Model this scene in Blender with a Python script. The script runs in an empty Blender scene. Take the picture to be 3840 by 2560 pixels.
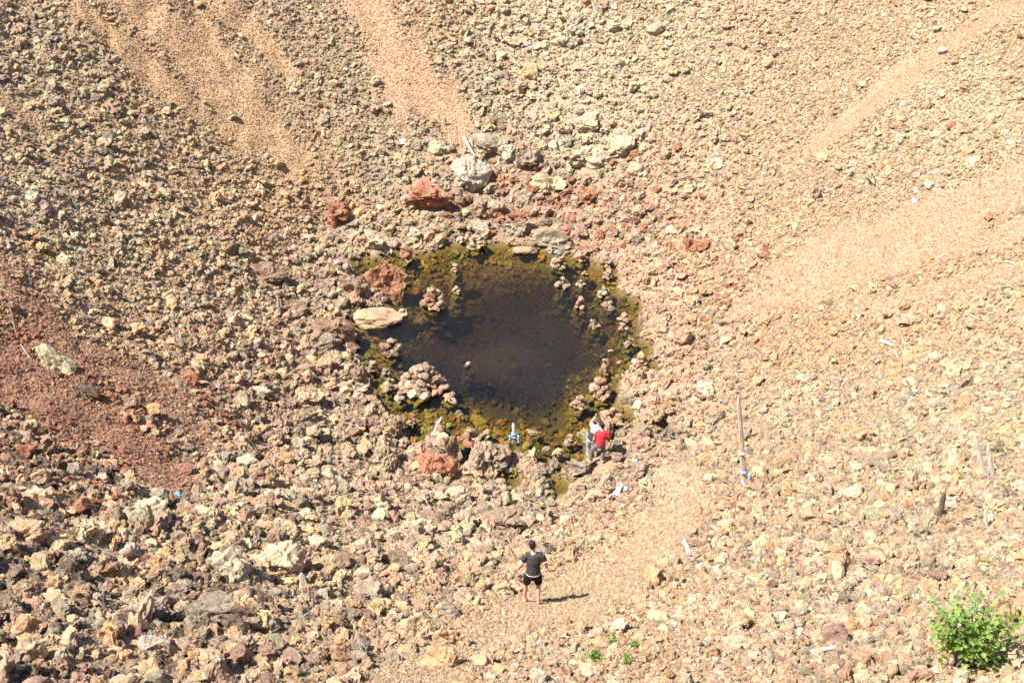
import bpy, bmesh, math, random
import numpy as np
from mathutils import Vector, Matrix, Euler, Quaternion

SC = bpy.context.scene
COL = SC.collection
rng = np.random.default_rng(11)
random.seed(5)

# ------------------------------------------------------------------ camera, sky, sun, exposure
CAM = np.array([0.0, 0.0, 31.0]); PITCH = math.radians(35.0); FPX = 3840 * 50.0 / 36.0
cam = bpy.data.objects.new("camera", bpy.data.cameras.new("camera"))
cam.data.lens = 50; cam.data.sensor_width = 36; cam.data.clip_start = 0.5; cam.data.clip_end = 3000
cam.location = CAM; cam.rotation_euler = (math.radians(90) - PITCH, 0, 0)
COL.objects.link(cam); SC.camera = cam

SUN = Vector((-0.51, -0.20, 0.84)).normalized()          # towards the sun
world = bpy.data.worlds.new("World"); SC.world = world; world.use_nodes = True
wn = world.node_tree
sky = wn.nodes.new("ShaderNodeTexSky"); sky.sky_type = 'NISHITA'; sky.sun_disc = False
sky.sun_elevation = math.asin(SUN.z); sky.sun_rotation = math.atan2(SUN.x, SUN.y)
sky.altitude = 2000
bg = wn.nodes["Background"]; bg.inputs[1].default_value = 0.11
wn.links.new(sky.outputs[0], bg.inputs[0])
sun = bpy.data.objects.new("sun", bpy.data.lights.new("sun", 'SUN'))
sun.data.energy = 4.6; sun.data.angle = math.radians(0.53); sun.data.color = (1.0, 0.96, 0.88)
sun.rotation_euler = SUN.to_track_quat('Z', 'Y').to_euler(); sun.location = (-20, -10, 60)
COL.objects.link(sun)
SC.view_settings.view_transform = 'Standard'; SC.view_settings.look = 'None'
SC.view_settings.gamma = 1.0; SC.view_settings.use_curve_mapping = False
SC.view_settings.exposure = 1.16
SC.cycles.max_bounces = 6; SC.cycles.diffuse_bounces = 3; SC.cycles.glossy_bounces = 2
SC.cycles.transparent_max_bounces = 12; SC.cycles.caustics_reflective = False; SC.cycles.caustics_refractive = False

# ------------------------------------------------------------------ small helpers
FW = np.array([0, math.cos(PITCH), -math.sin(PITCH)]); UP = np.array([0, math.sin(PITCH), math.cos(PITCH)])
def project(P):
    v = np.asarray(P, float) - CAM
    d = v @ FW
    dd = np.maximum(d, 0.1)
    return 1920 + FPX * v[..., 0] / dd, 1280 - FPX * (v @ UP) / dd, d
def ray(px, py):
    return FW + np.array([1., 0, 0]) * (px - 1920) / FPX + UP * (1280 - py) / FPX
def on_plane(px, py, z=0.0):
    r = ray(px, py); t = (z - CAM[2]) / r[2]
    return CAM + r * t
def on_yplane(px, py, y):
    r = ray(px, py); return CAM + r * (y / r[1])

def _h(ix, iy, iz, s):
    h = (ix.astype(np.int64) * 374761393 + iy.astype(np.int64) * 668265263 + iz.astype(np.int64) * 1274126177 + s * 974711) & 0xffffffff
    h = ((h ^ (h >> 13)) * 1274126177) & 0xffffffff
    h = (h ^ (h >> 16)) & 0xffffffff
    return h.astype(np.float64) / 4294967295.0
def vnoise(P, s=0):
    i = np.floor(P).astype(np.int64); f = P - i; u = f * f * f * (f * (f * 6 - 15) + 10)
    r = 0
    for a in (0, 1):
        for b in (0, 1):
            for c in (0, 1):
                w = (u[:, 0] if a else 1 - u[:, 0]) * (u[:, 1] if b else 1 - u[:, 1]) * (u[:, 2] if c else 1 - u[:, 2])
                r = r + w * _h(i[:, 0] + a, i[:, 1] + b, i[:, 2] + c, s)
    return r * 2 - 1
def fbm(P, s=0, o=4, g=0.5):
    r = 0; a = 1.0; t = 0
    for k in range(o):
        r = r + a * vnoise(P * (2.03 ** k) + 17.3 * k, s + k); t += a; a *= g
    return r / t
def fbm2(x, y, sc, s=0, o=4, g=0.5):
    sh = np.shape(x); P = np.stack([np.ravel(x) * sc, np.ravel(y) * sc, np.full(np.size(x), 0.37)], 1)
    return fbm(P, s, o, g).reshape(sh)

def mesh_from(name, V, F, mat=None, smooth=True, sharp=None):
    me = bpy.data.meshes.new(name)
    me.from_pydata([tuple(v) for v in V], [], F); me.update()
    if mat: me.materials.append(mat)
    if smooth: me.polygons.foreach_set("use_smooth", [True] * len(me.polygons))
    if sharp: me.set_sharp_from_angle(angle=math.radians(sharp))
    return me
def link(name, me, parent=None, loc=None, rot=None, scale=None, color=None):
    o = bpy.data.objects.new(name, me); COL.objects.link(o)
    if parent is not None: o.parent = parent
    if loc is not None: o.location = loc
    if rot is not None: o.rotation_euler = rot
    if scale is not None: o.scale = scale
    if color is not None: o.color = (*color, 1)
    return o
def tag(o, label=None, cat=None, group=None, kind=None):
    if label: o["label"] = label
    if cat: o["category"] = cat
    if group: o["group"] = group
    if kind: o["kind"] = kind
    return o
def empty(name, loc, label, cat, group=None):
    o = bpy.data.objects.new(name, None); o.empty_display_size = 0.1; COL.objects.link(o); o.location = loc
    return tag(o, label, cat, group)

# ------------------------------------------------------------------ colours (albedo)
PAL = {
 't': (.455, .318, .192), 'o': (.460, .286, .158), 'p': (.425, .278, .186), 'l': (.440, .362, .236), 'g': (.310, .243, .174),
 'r': (.340, .155, .090), 'd': (.140, .098, .070), 'w': (.470, .390, .280), 'v': (.385, .315, .230), 'b': (.285, .185, .130), 's': (.300, .130, .078)}
KEYS = list(PAL); PALM = np.array([PAL[k] for k in KEYS])

# ------------------------------------------------------------------ materials
def new_mat(name):
    m = bpy.data.materials.new(name); m.use_nodes = True
    return m, m.node_tree, m.node_tree.nodes["Principled BSDF"]
def N(t, kind, **kw):
    n = t.nodes.new(kind)
    for k, v in kw.items():
        if hasattr(n, k) and k not in ('Scale', 'Detail', 'Roughness', 'Strength', 'Distance'): setattr(n, k, v)
        else: n.inputs[k].default_value = v
    return n
def ramp(t, stops):
    r = t.nodes.new("ShaderNodeValToRGB"); e = r.color_ramp.elements
    while len(e) < len(stops): e.new(0.5)
    for i, (p, c) in enumerate(stops):
        e[i].position = p; e[i].color = (*c, 1) if len(c) == 3 else c
    return r
def mixc(t, mode, fac, a, b):
    n = t.nodes.new("ShaderNodeMix"); n.data_type = 'RGBA'; n.blend_type = mode
    for sock, v in ((n.inputs[0], fac), (n.inputs[6], a), (n.inputs[7], b)):
        if hasattr(v, "links") or isinstance(v, bpy.types.NodeSocket): t.links.new(v, sock)
        elif isinstance(v, (int, float)): sock.default_value = v
        else: sock.default_value = (*v, 1)
    return n.outputs[2]

def rock_material(name, source, sc, bump=0.5, lichen=0.35):
    """volcanic scoria: own tint, mottling, pale lichen specks, vesicles"""
    m, t, p = new_mat(name)
    if source == 'instancer':
        a = t.nodes.new("ShaderNodeAttribute"); a.attribute_type = 'INSTANCER'; a.attribute_name = "tint"; tint = a.outputs["Color"]
    else:
        tint = t.nodes.new("ShaderNodeObjectInfo").outputs["Color"]
    tc = t.nodes.new("ShaderNodeTexCoord"); oi = t.nodes.new("ShaderNodeObjectInfo")
    vm = t.nodes.new("ShaderNodeVectorMath"); vm.operation = 'MULTIPLY_ADD'
    vm.inputs[1].default_value = (1, 1, 1); t.links.new(tc.outputs["Object"], vm.inputs[0])
    cx = t.nodes.new("ShaderNodeCombineXYZ")
    mu = N(t, "ShaderNodeMath", operation='MULTIPLY'); mu.inputs[1].default_value = 37.0; t.links.new(oi.outputs["Random"], mu.inputs[0])
    for k in range(3): t.links.new(mu.outputs[0], cx.inputs[k])
    t.links.new(cx.outputs[0], vm.inputs[2]); co = vm.outputs[0]
    n1 = N(t, "ShaderNodeTexNoise", Scale=2.2 * sc, Detail=5.0, Roughness=0.65); t.links.new(co, n1.inputs["Vector"])
    r1 = ramp(t, [(0.28, (.62, .58, .55)), (0.5, (1, 1, 1)), (0.74, (1.28, 1.25, 1.2))]); t.links.new(n1.outputs["Fac"], r1.inputs[0])
    c = mixc(t, 'MULTIPLY', 1.0, tint, r1.outputs[0])
    n2 = N(t, "ShaderNodeTexNoise", Scale=6.5 * sc, Detail=6.0, Roughness=0.7); t.links.new(co, n2.inputs["Vector"])
    r2 = ramp(t, [(0.54, (0, 0, 0)), (0.66, (lichen, lichen, lichen))]); t.links.new(n2.outputs["Fac"], r2.inputs[0])
    c = mixc(t, 'MIX', r2.outputs[0], c, (.52, .43, .27))
    t.links.new(c, p.inputs["Base Color"]); p.inputs["Roughness"].default_value = 0.95
    p.inputs["Specular IOR Level"].default_value = 0.15
    n3 = N(t, "ShaderNodeTexNoise", Scale=9.0 * sc, Detail=4.0, Roughness=0.75); t.links.new(co, n3.inputs["Vector"])
    b = N(t, "ShaderNodeBump", Strength=bump, Distance=0.08 / sc); t.links.new(n3.outputs["Fac"], b.inputs["Height"])
    t.links.new(b.outputs[0], p.inputs["Normal"])
    return m
M_STONE = rock_material("scoria_loose", 'instancer', 1.0, 0.6)
M_ROCK = rock_material("scoria_rock", 'object', 1.3, 0.6)
M_BOULDER = rock_material("scoria_boulder", 'object', 3.0, 0.9, 0.45)

def soil_material():
    m, t, p = new_mat("volcanic_soil")
    a = t.nodes.new("ShaderNodeAttribute"); a.attribute_type = 'GEOMETRY'; a.attribute_name = "soil"
    tc = t.nodes.new("ShaderNodeTexCoord")
    n1 = N(t, "ShaderNodeTexNoise", Scale=14.0, Detail=6.0, Roughness=0.7); t.links.new(tc.outputs["Object"], n1.inputs["Vector"])
    r1 = ramp(t, [(0.3, (.72, .68, .66)), (0.5, (1, 1, 1)), (0.72, (1.2, 1.18, 1.15))]); t.links.new(n1.outputs["Fac"], r1.inputs[0])
    c = mixc(t, 'MULTIPLY', 1.0, a.outputs["Color"], r1.outputs[0])
    t.links.new(c, p.inputs["Base Color"]); p.inputs["Roughness"].default_value = 1.0; p.inputs["Specular IOR Level"].default_value = 0.05
    v = N(t, "ShaderNodeTexVoronoi", Scale=16.0); t.links.new(tc.outputs["Object"], v.inputs["Vector"])
    b = N(t, "ShaderNodeBump", Strength=0.7, Distance=0.04); b.invert = True
    t.links.new(v.outputs["Distance"], b.inputs["Height"])
    b2 = N(t, "ShaderNodeBump", Strength=0.5, Distance=0.05); t.links.new(n1.outputs["Fac"], b2.inputs["Height"]); t.links.new(b.outputs[0], b2.inputs["Normal"])
    t.links.new(b2.outputs[0], p.inputs["Normal"])
    return m
M_SOIL = soil_material()

def plain(name, col, rough=0.8, nsc=0, amt=0.25, spec=0.3, bump=0.0, stretch=None):
    m, t, p = new_mat(name)
    p.inputs["Roughness"].default_value = rough; p.inputs["Specular IOR Level"].default_value = spec
    p.inputs["Base Color"].default_value = (*col, 1)
    if nsc:
        tc = t.nodes.new("ShaderNodeTexCoord"); src = tc.outputs["Object"]
        if stretch:
            mp = t.nodes.new("ShaderNodeMapping"); mp.inputs["Scale"].default_value = stretch; t.links.new(src, mp.inputs[0]); src = mp.outputs[0]
        n1 = N(t, "ShaderNodeTexNoise", Scale=nsc, Detail=5.0, Roughness=0.65); t.links.new(src, n1.inputs["Vector"])
        lo = tuple(c * (1 - amt) for c in col); hi = tuple(min(1, c * (1 + amt)) for c in col)
        r1 = ramp(t, [(0.3, lo), (0.7, hi)]); t.links.new(n1.outputs["Fac"], r1.inputs[0]); t.links.new(r1.outputs[0], p.inputs["Base Color"])
        if bump:
            b = N(t, "ShaderNodeBump", Strength=bump, Distance=0.02); t.links.new(n1.outputs["Fac"], b.inputs["Height"]); t.links.new(b.outputs[0], p.inputs["Normal"])
    return m

# ------------------------------------------------------------------ the pond outline (photograph pixels dropped on the water level)
POND = [(1601,937),(1683,912),(1748,905),(1824,897),(1928,907),(2015,917),(2053,935),(2145,943),(2221,962),(2254,984),(2319,997),(2330,1038),
 (2330,1082),(2374,1098),(2412,1125),(2428,1158),(2401,1180),(2417,1218),(2412,1256),(2455,1283),(2455,1321),(2483,1354),(2488,1389),(2439,1397),
 (2368,1392),(2335,1419),(2330,1457),(2325,1495),(2374,1522),(2401,1531),(2396,1566),(2347,1599),(2309,1615),(2325,1637),(2309,1650),(2250,1664),
 (2190,1690),(2130,1718),(2100,1732),(2064,1727),(2031,1704),(1975,1666),(1938,1652),(1905,1657),(1882,1666),(1849,1638),(1816,1629),(1788,1662),
 (1769,1704),(1723,1722),(1709,1694),(1695,1652),(1662,1620),(1643,1580),(1624,1601),(1587,1620),(1550,1634),(1536,1666),(1512,1648),(1494,1596),
 (1470,1568),(1427,1533),(1389,1479),(1373,1424),(1340,1359),(1329,1316),(1296,1299),(1313,1283),(1351,1272),(1329,1239),(1291,1201),(1291,1174),
 (1334,1158),(1362,1147),(1450,1130),(1440,1095),(1330,1050),(1300,1030),(1313,985),(1351,955),(1416,958),(1480,930),(1540,925)]
PUD = [[(1896,1793),(1919,1802),(1947,1783),(1989,1774),(1961,1760),(1933,1727),(1910,1732),(1886,1760)],
 [(2055,1755),(2050,1774),(2073,1806),(2060,1838),(2085,1840),(2120,1816),(2148,1778),(2167,1769),(2115,1764),(2106,1750)],
 [(2478,1555),(2505,1545),(2520,1575),(2528,1600),(2495,1610),(2472,1590)]]
POND = [(x, y + (36 if y > 1600 and x < 2200 else 0)) for x, y in POND]
_c = lambda q: (sum(p[0] for p in q) / len(q), sum(p[1] for p in q) / len(q))
PUD = [[(_c(q)[0] + (x - _c(q)[0]) * 1.35, _c(q)[1] + 22 + (y - _c(q)[1]) * 1.35) for x, y in q] for q in PUD]
POLYS = [np.array([on_plane(*p)[:2] for p in q]) for q in [POND] + PUD]
def signed(x, y):
    P = np.stack([np.ravel(x), np.ravel(y)], 1); best = np.full(len(P), 1e9)
    for poly in POLYS:
        d2 = np.full(len(P), 1e18); ins = np.zeros(len(P), bool)
        for a, b in zip(poly, np.roll(poly, -1, 0)):
            e = b - a; w = P - a
            tt = np.clip((w @ e) / (e @ e), 0, 1)
            d2 = np.minimum(d2, ((w - tt[:, None] * e) ** 2).sum(1))
            c = ((a[1] > P[:, 1]) != (b[1] > P[:, 1]))
            xx = a[0] + (P[:, 1] - a[1]) * e[0] / (e[1] if abs(e[1]) > 1e-9 else 1e-9)
            ins ^= c & (P[:, 0] < xx)
        d = np.sqrt(d2); best = np.minimum(best, np.where(ins, -d, d))
    return best.reshape(np.shape(x))

# cairns standing in the water: (px, py of the waterline, width px, height px, stones, colours, label)
CAIRNS = [
 (1783,925,78,45,12,'tlwp',"low heap of tan lichened stones at the far edge of the pond"),
 (2096,995,68,62,26,'pptb',"tall pink stone pile with a blue-tied white stake on top"),
 (1709,1012,38,26,8,'pwtr',"small rounded stone pile alone in the far water"),
 (1625,1142,102,80,38,'rrptgw',"tall leaning cone of red and grey stones in the pond"),
 (1713,1096,38,29,9,'rpwt',"small knot of red stones beside the tall red cone"),
 (2111,1072,54,42,8,'pgwp',"neat stack of flat grey stones in the pond"),
 (2178,1065,36,18,6,'pgw',"string of small pale stones breaking the surface"),
 (2193,1027,24,20,3,'pr',"single round pink stone set on a sunken slab"),
 (2284,1037,50,42,13,'ppt',"upright pink stone pile near the far shore bend"),
 (2264,1108,64,44,10,'ppwg',"double-topped stone pile with one upright pebble"),
 (2177,1147,54,40,8,'ppb',"pointed pink stone pile with a long flat base stone"),
 (2279,1153,58,38,7,'pgpb',"broad hump of big grey-pink stones in the water"),
 (2341,1194,44,32,5,'ppw',"pair of leaning stones, one standing like an egg"),
 (2230,1221,50,36,6,'pgw',"squat pile of round grey stones in open water"),
 (2335,1229,44,30,4,'ppr',"pink boulder perched on a flat stone"),
 (1508,1175,38,28,5,'wtl',"cream coloured stone cluster beside the flat tan boulder"),
 (1470,1315,90,58,10,'pgpb',"sprawling heap of big brownish stones at the pond's weedy side"),
 (1397,1384,52,42,8,'ppgt',"chunky stone pile with a reddish cap stone"),
 (1445,1396,30,28,4,'gg',"tiny grey stone pile beside the chunky red-capped one"),
 (1588,1445,168,112,70,'ppwgtrg',"largest stone heap in the pond, wide with a pointed top"),
 (1457,1453,66,50,8,'pgob',"stone pile with an orange base stone"),
 (1500,1497,46,36,6,'gwp',"small pile topped by one rounded grey stone"),
 (1687,1496,60,32,7,'pwot',"low pile of pinkish stones on an algae mound"),
 (1756,1374,28,24,3,'wg',"tiny white-capped stone pile in mid pond"),
 (1548,1590,46,56,9,'prpg',"tall pile with a big rounded red stone near the near shore"),
 (1760,1650,78,58,7,'pprg',"pile of two large pink stones with a grey stack on top"),
 (1822,1632,46,34,5,'pgt',"three-stone pile just off the near shore"),
 (2137,1656,46,46,6,'pppb',"small pink stone tower between the white stake and the people"),
 (2172,1521,64,52,20,'pptp',"neat pyramid of small rounded pink stones"),
 (2250,1474,98,70,24,'pppto',"bulky pile of pink boulders near the shore bend"),
 (2270,1396,58,68,8,'pprp',"twisted tower of three large pink stones"),
 (2296,1572,92,64,10,'ppop',"stone pile with a big orange wedge in front"),
 (2231,1576,24,22,3,'tw',"tiny cream stone pair above the people's heads"),
 (2360,1292,42,34,6,'pgt',"small blocky pile near the stone heap by the shore"),
 (2401,1380,84,80,40,'pptpw',"large cone of pink stones joined to the shore"),
 (2173,972,58,44,16,'ppt',"rounded stone heap at the far shore"),
 (2270,992,56,46,10,'pgp',"grey-pink stone heap at the far shore corner"),
 (1527,966,62,56,9,'rrgt',"red stones balanced on pale rubble near the big red boulder"),
]
CPOS = np.array([on_plane(c[0], c[1]) for c in CAIRNS])

# ------------------------------------------------------------------ terrain height
def radial(d, top=30.2, far=0.0):
    z = np.where(d < 0, np.maximum(np.where(d > -0.3, d * 1.1, -0.33 + (d + 0.3) * (0.24 + .42 * far)), -1.5), 0)
    z = np.where((d >= 0) & (d < 0.5), d * 0.36, z)
    z = np.where((d >= 0.5) & (d < 2.2), 0.18 + (d - 0.5) * 0.356, z)
    z = np.where((d >= 2.2) & (d < 23), 0.785 + (d - 2.2) * 0.665, z)
    z = np.where(d >= 23, 14.62 + (d - 23) * 1.02, z)
    return np.where(z > top, top + (1 - np.exp(-(z - top) / 4.0)) * 1.2, z)
def rimtop(x, y):
    k = np.clip((y - 6.0) / 26.0, 0, 1); k = k * k * (3 - 2 * k)
    return 30.2 - 13.5 * k
def raw_height(x, y):
    d = signed(x, y)
    z = radial(d, rimtop(x, y), np.clip((y - 42.5) / 6.0, 0, 1) * np.clip((7.5 - x) / 5.0, .35, 1))
    r = np.clip(d / 2.0, 0, 1)
    amp = 0.07 + 0.13 * r
    z = z + fbm2(x, y, 0.45, 3, 4) * amp * np.where(d < 0, 0.8, 1.0)
    z = z + fbm2(x, y, 0.10, 9, 2) * 0.5 * np.clip((d - 3) / 8, 0, 1)
    px, py, _ = project(np.stack([x, y, z], -1))
    ll = np.clip((1500 - px) / 600, 0, 1) * np.clip((py - 1650) / 200, 0, 1)      # the coarse rubble field is humpier
    z = z + fbm2(x, y, 0.8, 31, 3) * 0.22 * ll
    lf = np.clip((1450 - px) / 500, 0, 1) * np.clip(d / 2.0, 0, 1)
    z = z + (np.abs(fbm2(x, y, 0.55, 41, 3)) - .2) * 0.55 * lf
    return z, d
DX = 0.2; GX = np.arange(-36, 36.01, DX); GY = np.arange(2, 82.01, DX)
XX, YY = np.meshgrid(GX, GY)
ZZ, DD = raw_height(XX, YY)
def bil(G, x, y):
    fx = np.clip((x - GX[0]) / DX, 0, len(GX) - 1.001); fy = np.clip((y - GY[0]) / DX, 0, len(GY) - 1.001)
    i = fx.astype(int); j = fy.astype(int); u = fx - i; v = fy - j
    return (G[j, i] * (1 - u) + G[j, i + 1] * u) * (1 - v) + (G[j + 1, i] * (1 - u) + G[j + 1, i + 1] * u) * v
def hgt(x, y): return float(bil(ZZ, np.array([x], float), np.array([y], float))[0])
def at(px, py, lift=0.0):
    r = ray(px, py); t = np.linspace(8, 110, 6000)
    P = CAM + t[:, None] * r
    below = P[:, 2] < bil(ZZ, P[:, 0], P[:, 1]) + lift
    k = int(np.argmax(below)); p = P[k].copy(); p[2] -= lift
    return p
def m_per_px(p): return float((np.asarray(p) - CAM) @ FW) / FPX

# ------------------------------------------------------------------ regions: stone size and colours, gravel streaks (defined on the ground seen at those pixels)
ANCH = [  # px, py, stone px, spread, colours
 (60,60,25,.5,'ttgl'),(250,250,24,.5,'ttlg'),(60,500,25,.5,'ttlg'),(400,620,25,.5,'ttlgo'),(200,800,26,.5,'tllg'),(650,140,18,.5,'ttog'),(900,330,10,.5,'ttol'),
 (1120,120,15,.5,'tlgt'),(1000,480,11,.5,'ttol'),(1250,330,20,.5,'tlgt'),(1180,640,13,.6,'tot'),(1400,620,22,.6,'tllg'),(820,640,22,.6,'ttol'),(1000,800,20,.6,'tott'),
 (1560,60,14,.5,'otl'),(1800,300,22,.55,'lltg'),(2050,120,28,.7,'lllwt'),(2250,330,26,.7,'lltlw'),(2200,520,34,.8,'lllwg'),(2450,130,18,.5,'llt'),(2600,350,15,.5,'lltp'),
 (2900,250,15,.45,'lltop'),(3200,130,14,.45,'lot'),(3600,330,19,.5,'lllt'),(3780,120,15,.5,'lto'),(3400,600,20,.5,'llltop'),(3700,560,20,.5,'llto'),(2900,600,18,.5,'ltpo'),
 (2650,620,22,.5,'ltpp'),(3000,800,16,.5,'otpl'),(3500,900,16,.5,'opto'),(2600,800,28,.6,'pptrl'),(2350,760,34,.6,'pprgl'),(2050,780,38,.7,'pprgb'),(1800,780,38,.7,'pgbrl'),
 (1520,820,30,.6,'ttpg'),(1300,700,28,.6,'ttgo'),(1180,900,28,.6,'ttpg'),(2650,1050,26,.5,'ppotr'),(2700,1300,26,.5,'ppotg'),(3000,1250,22,.5,'poto'),(3400,1200,24,.5,'otpt'),(3750,1150,26,.5,'otptl'),
 (3100,1550,28,.5,'otplg'),(3500,1600,32,.6,'olllgtg'),(3750,1500,32,.55,'ollg'),(3300,1900,40,.65,'otllgpb'),(3700,2000,46,.65,'ollgtpb'),(2800,1700,32,.6,'potg'),(2850,2050,42,.65,'otpgbl'),(3050,2200,48,.65,'otllgpb'),
 (3300,2400,54,.65,'otlpgb'),(3750,2450,50,.55,'otpow'),(2700,2350,36,.6,'otpw'),(2350,2050,24,.6,'totp'),(2350,2300,30,.65,'tootw'),(2100,2250,24,.6,'tot'),(2000,2450,34,.65,'toptw'),(1700,2300,36,.65,'totpg'),
 (1500,2480,34,.65,'toptg'),(1350,2330,44,.7,'totgb'),(1000,2500,46,.7,'totbg'),(700,2300,58,.75,'gtbdo'),(300,2150,56,.75,'gbtdo'),(150,2400,58,.7,'btgod'),(500,1950,50,.75,'gtblo'),(100,1900,46,.7,'bdtgo'),
 (900,1900,44,.7,'btgol'),(1150,2050,44,.75,'gtblo'),(1400,2000,48,.8,'glbtp'),(1650,1900,44,.8,'lgtpb'),(1900,1920,40,.8,'plgtb'),(2100,1850,36,.7,'plgt'),(1450,1780,40,.75,'pgbt'),(1250,1650,40,.75,'pgbtl'),
 (1050,1500,36,.7,'btgop'),(1150,1350,36,.7,'btgp'),(850,1350,32,.6,'btopg'),(600,1250,29,.55,'ttog'),(700,1550,30,.6,'btosg'),(950,1700,38,.7,'btgop'),(600,1000,27,.55,'tlotg'),(900,1050,28,.6,'tlog'),(300,1050,25,.55,'ttogl'),
 (100,1000,24,.5,'btol'),(250,1500,16,.45,'srbo'),(100,1250,18,.5,'srbo'),(500,1650,22,.5,'srbo'),(100,1700,34,.6,'bdts'),(350,1800,36,.6,'btds'),
 (1250,1100,36,.7,'pgtb'),(1350,900,34,.7,'tpgw'),(2500,1100,32,.5,'pppt'),(2560,1350,32,.5,'pppt'),(2450,1500,34,.5,'ppptw'),(2450,1700,36,.6,'pptg'),(2300,1760,34,.6,'ptgp'),(1800,1750,38,.7,'ptg'),
]
AP = np.array([(a[0], a[1]) for a in ANCH], float); AS = np.array([a[2] for a in ANCH], float); AG = np.array([a[3] for a in ANCH], float)
AW = np.array([[a[4].count(k) for k in KEYS] for a in ANCH], float); AW /= AW.sum(1, keepdims=True)
AW[:, KEYS.index('l')] += .20 * (AP[:, 0] >= 2600); AW /= AW.sum(1, keepdims=True)
STREAKS = [  # polyline, width px, stone px, colour, strength
 ([(1365,-250),(1375,0),(1480,190),(1600,370),(1690,470)],[150,150,185,185,150],5.5,(.50,.310,.190),1.0),
 ([(760,-100),(820,0),(960,130),(1090,270)],[60,70,70,40],6.5,(.48,.31,.175),.9),
 ([(300,-180),(480,0),(640,120),(800,290),(980,480),(1100,620)],[130,130,150,160,170,110],6.5,(.48,.315,.18),.93),
 ([(120,-180),(260,0),(420,130),(560,260),(700,380),(900,540)],[70,80,80,90,80,60],6.5,(.48,.31,.175),.85),
 ([(3950,-40),(3690,80),(3350,320),(3050,545)],[85,80,95,60],5.5,(.50,.285,.175),1.0),
 ([(4300,520),(3840,700),(3450,810),(3150,930),(2900,1040)],[170,160,140,110,60],7,(.49,.292,.190),.95),
 ([(4300,690),(3840,850),(3450,950),(3150,1050),(2900,1120),(2760,1165)],[170,150,130,120,110,70],7.5,(.49,.292,.190),.85),
 ([(4300,880),(3840,1000),(3500,1080),(3200,1160)],[70,60,60,40],8,(.49,.292,.190),.55),
 ([(-200,900),(0,1040),(120,1150),(330,1340),(490,1425),(650,1510),(760,1670)],[150,130,120,130,120,110,70],11,(.35,.195,.125),.72),
 ([(-200,1330),(0,1430),(220,1520),(380,1600),(540,1690),(680,1790)],[260,230,210,190,160,90],11,(.34,.185,.120),.8),
 ([(2570,1770),(2500,1960),(2330,2150),(2080,2270),(1800,2380),(1500,2560),(1300,2750)],[130,190,200,190,170,160,150],11,(.48,.345,.22),.66),
 ([(-100,280),(0,370),(190,510)],[60,65,50],9,(.48,.31,.178),.8),
 ([(3840,2560),(3300,2700),(2600,2900)],[200,200,200],20,(.54,.37,.22),.5),
]
def region(px, py, chunk=200000):
    n = len(px); size = np.empty(n); spr = np.empty(n); wts = np.empty((n, len(KEYS)))
    for s in range(0, n, chunk):
        e = slice(s, min(n, s + chunk))
        X = np.clip(px[e], -150, 3990); Y = np.clip(py[e], -100, 2660)
        q = (X[:, None] - AP[:, 0]) ** 2 + (Y[:, None] - AP[:, 1]) ** 2
        w = 1 / (q + 3600) ** 2; w /= w.sum(1, keepdims=True)
        size[e] = np.exp(w @ np.log(AS)); spr[e] = w @ AG; wts[e] = w @ AW
    return size, spr, wts
def streak(px, py, jit):
    n = len(px); best = np.zeros(n); sz = np.full(n, 20.0); col = np.zeros((n, 3))
    for pts, wid, spx, c, strg in STREAKS:
        P = np.array(pts, float); W = np.array(wid, float); d = np.full(n, 1e9)
        for k in range(len(P) - 1):
            a, b = P[k], P[k + 1]; ee = b - a
            t = np.clip(((px - a[0]) * ee[0] + (py - a[1]) * ee[1]) / (ee @ ee), 0, 1)
            dd = np.hypot(px - a[0] - t * ee[0], py - a[1] - t * ee[1]) / ((W[k] * (1 - t) + W[k + 1] * t) * 0.5)
            d = np.minimum(d, dd)
        d = d + jit * 0.85
        s = np.clip((1.35 - d) / 0.75, 0, 1); s = s * s * (3 - 2 * s) * strg
        m = s > best; best[m] = s[m]; sz[m] = spx; col[m] = c
    return best, sz, col

CX, CY = on_plane(1890, 1290)[:2]
def radnoise(x, y, a=1.0, b=0.16, s=51, o=4):
    th = np.arctan2(np.asarray(y) - CY, np.asarray(x) - CX) * 13.0; d_ = np.hypot(np.asarray(x) - CX, np.asarray(y) - CY)
    P = np.stack([th * a, d_ * b, 0 * th + .5], 1)
    return fbm(P, s, o, .6)
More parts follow.
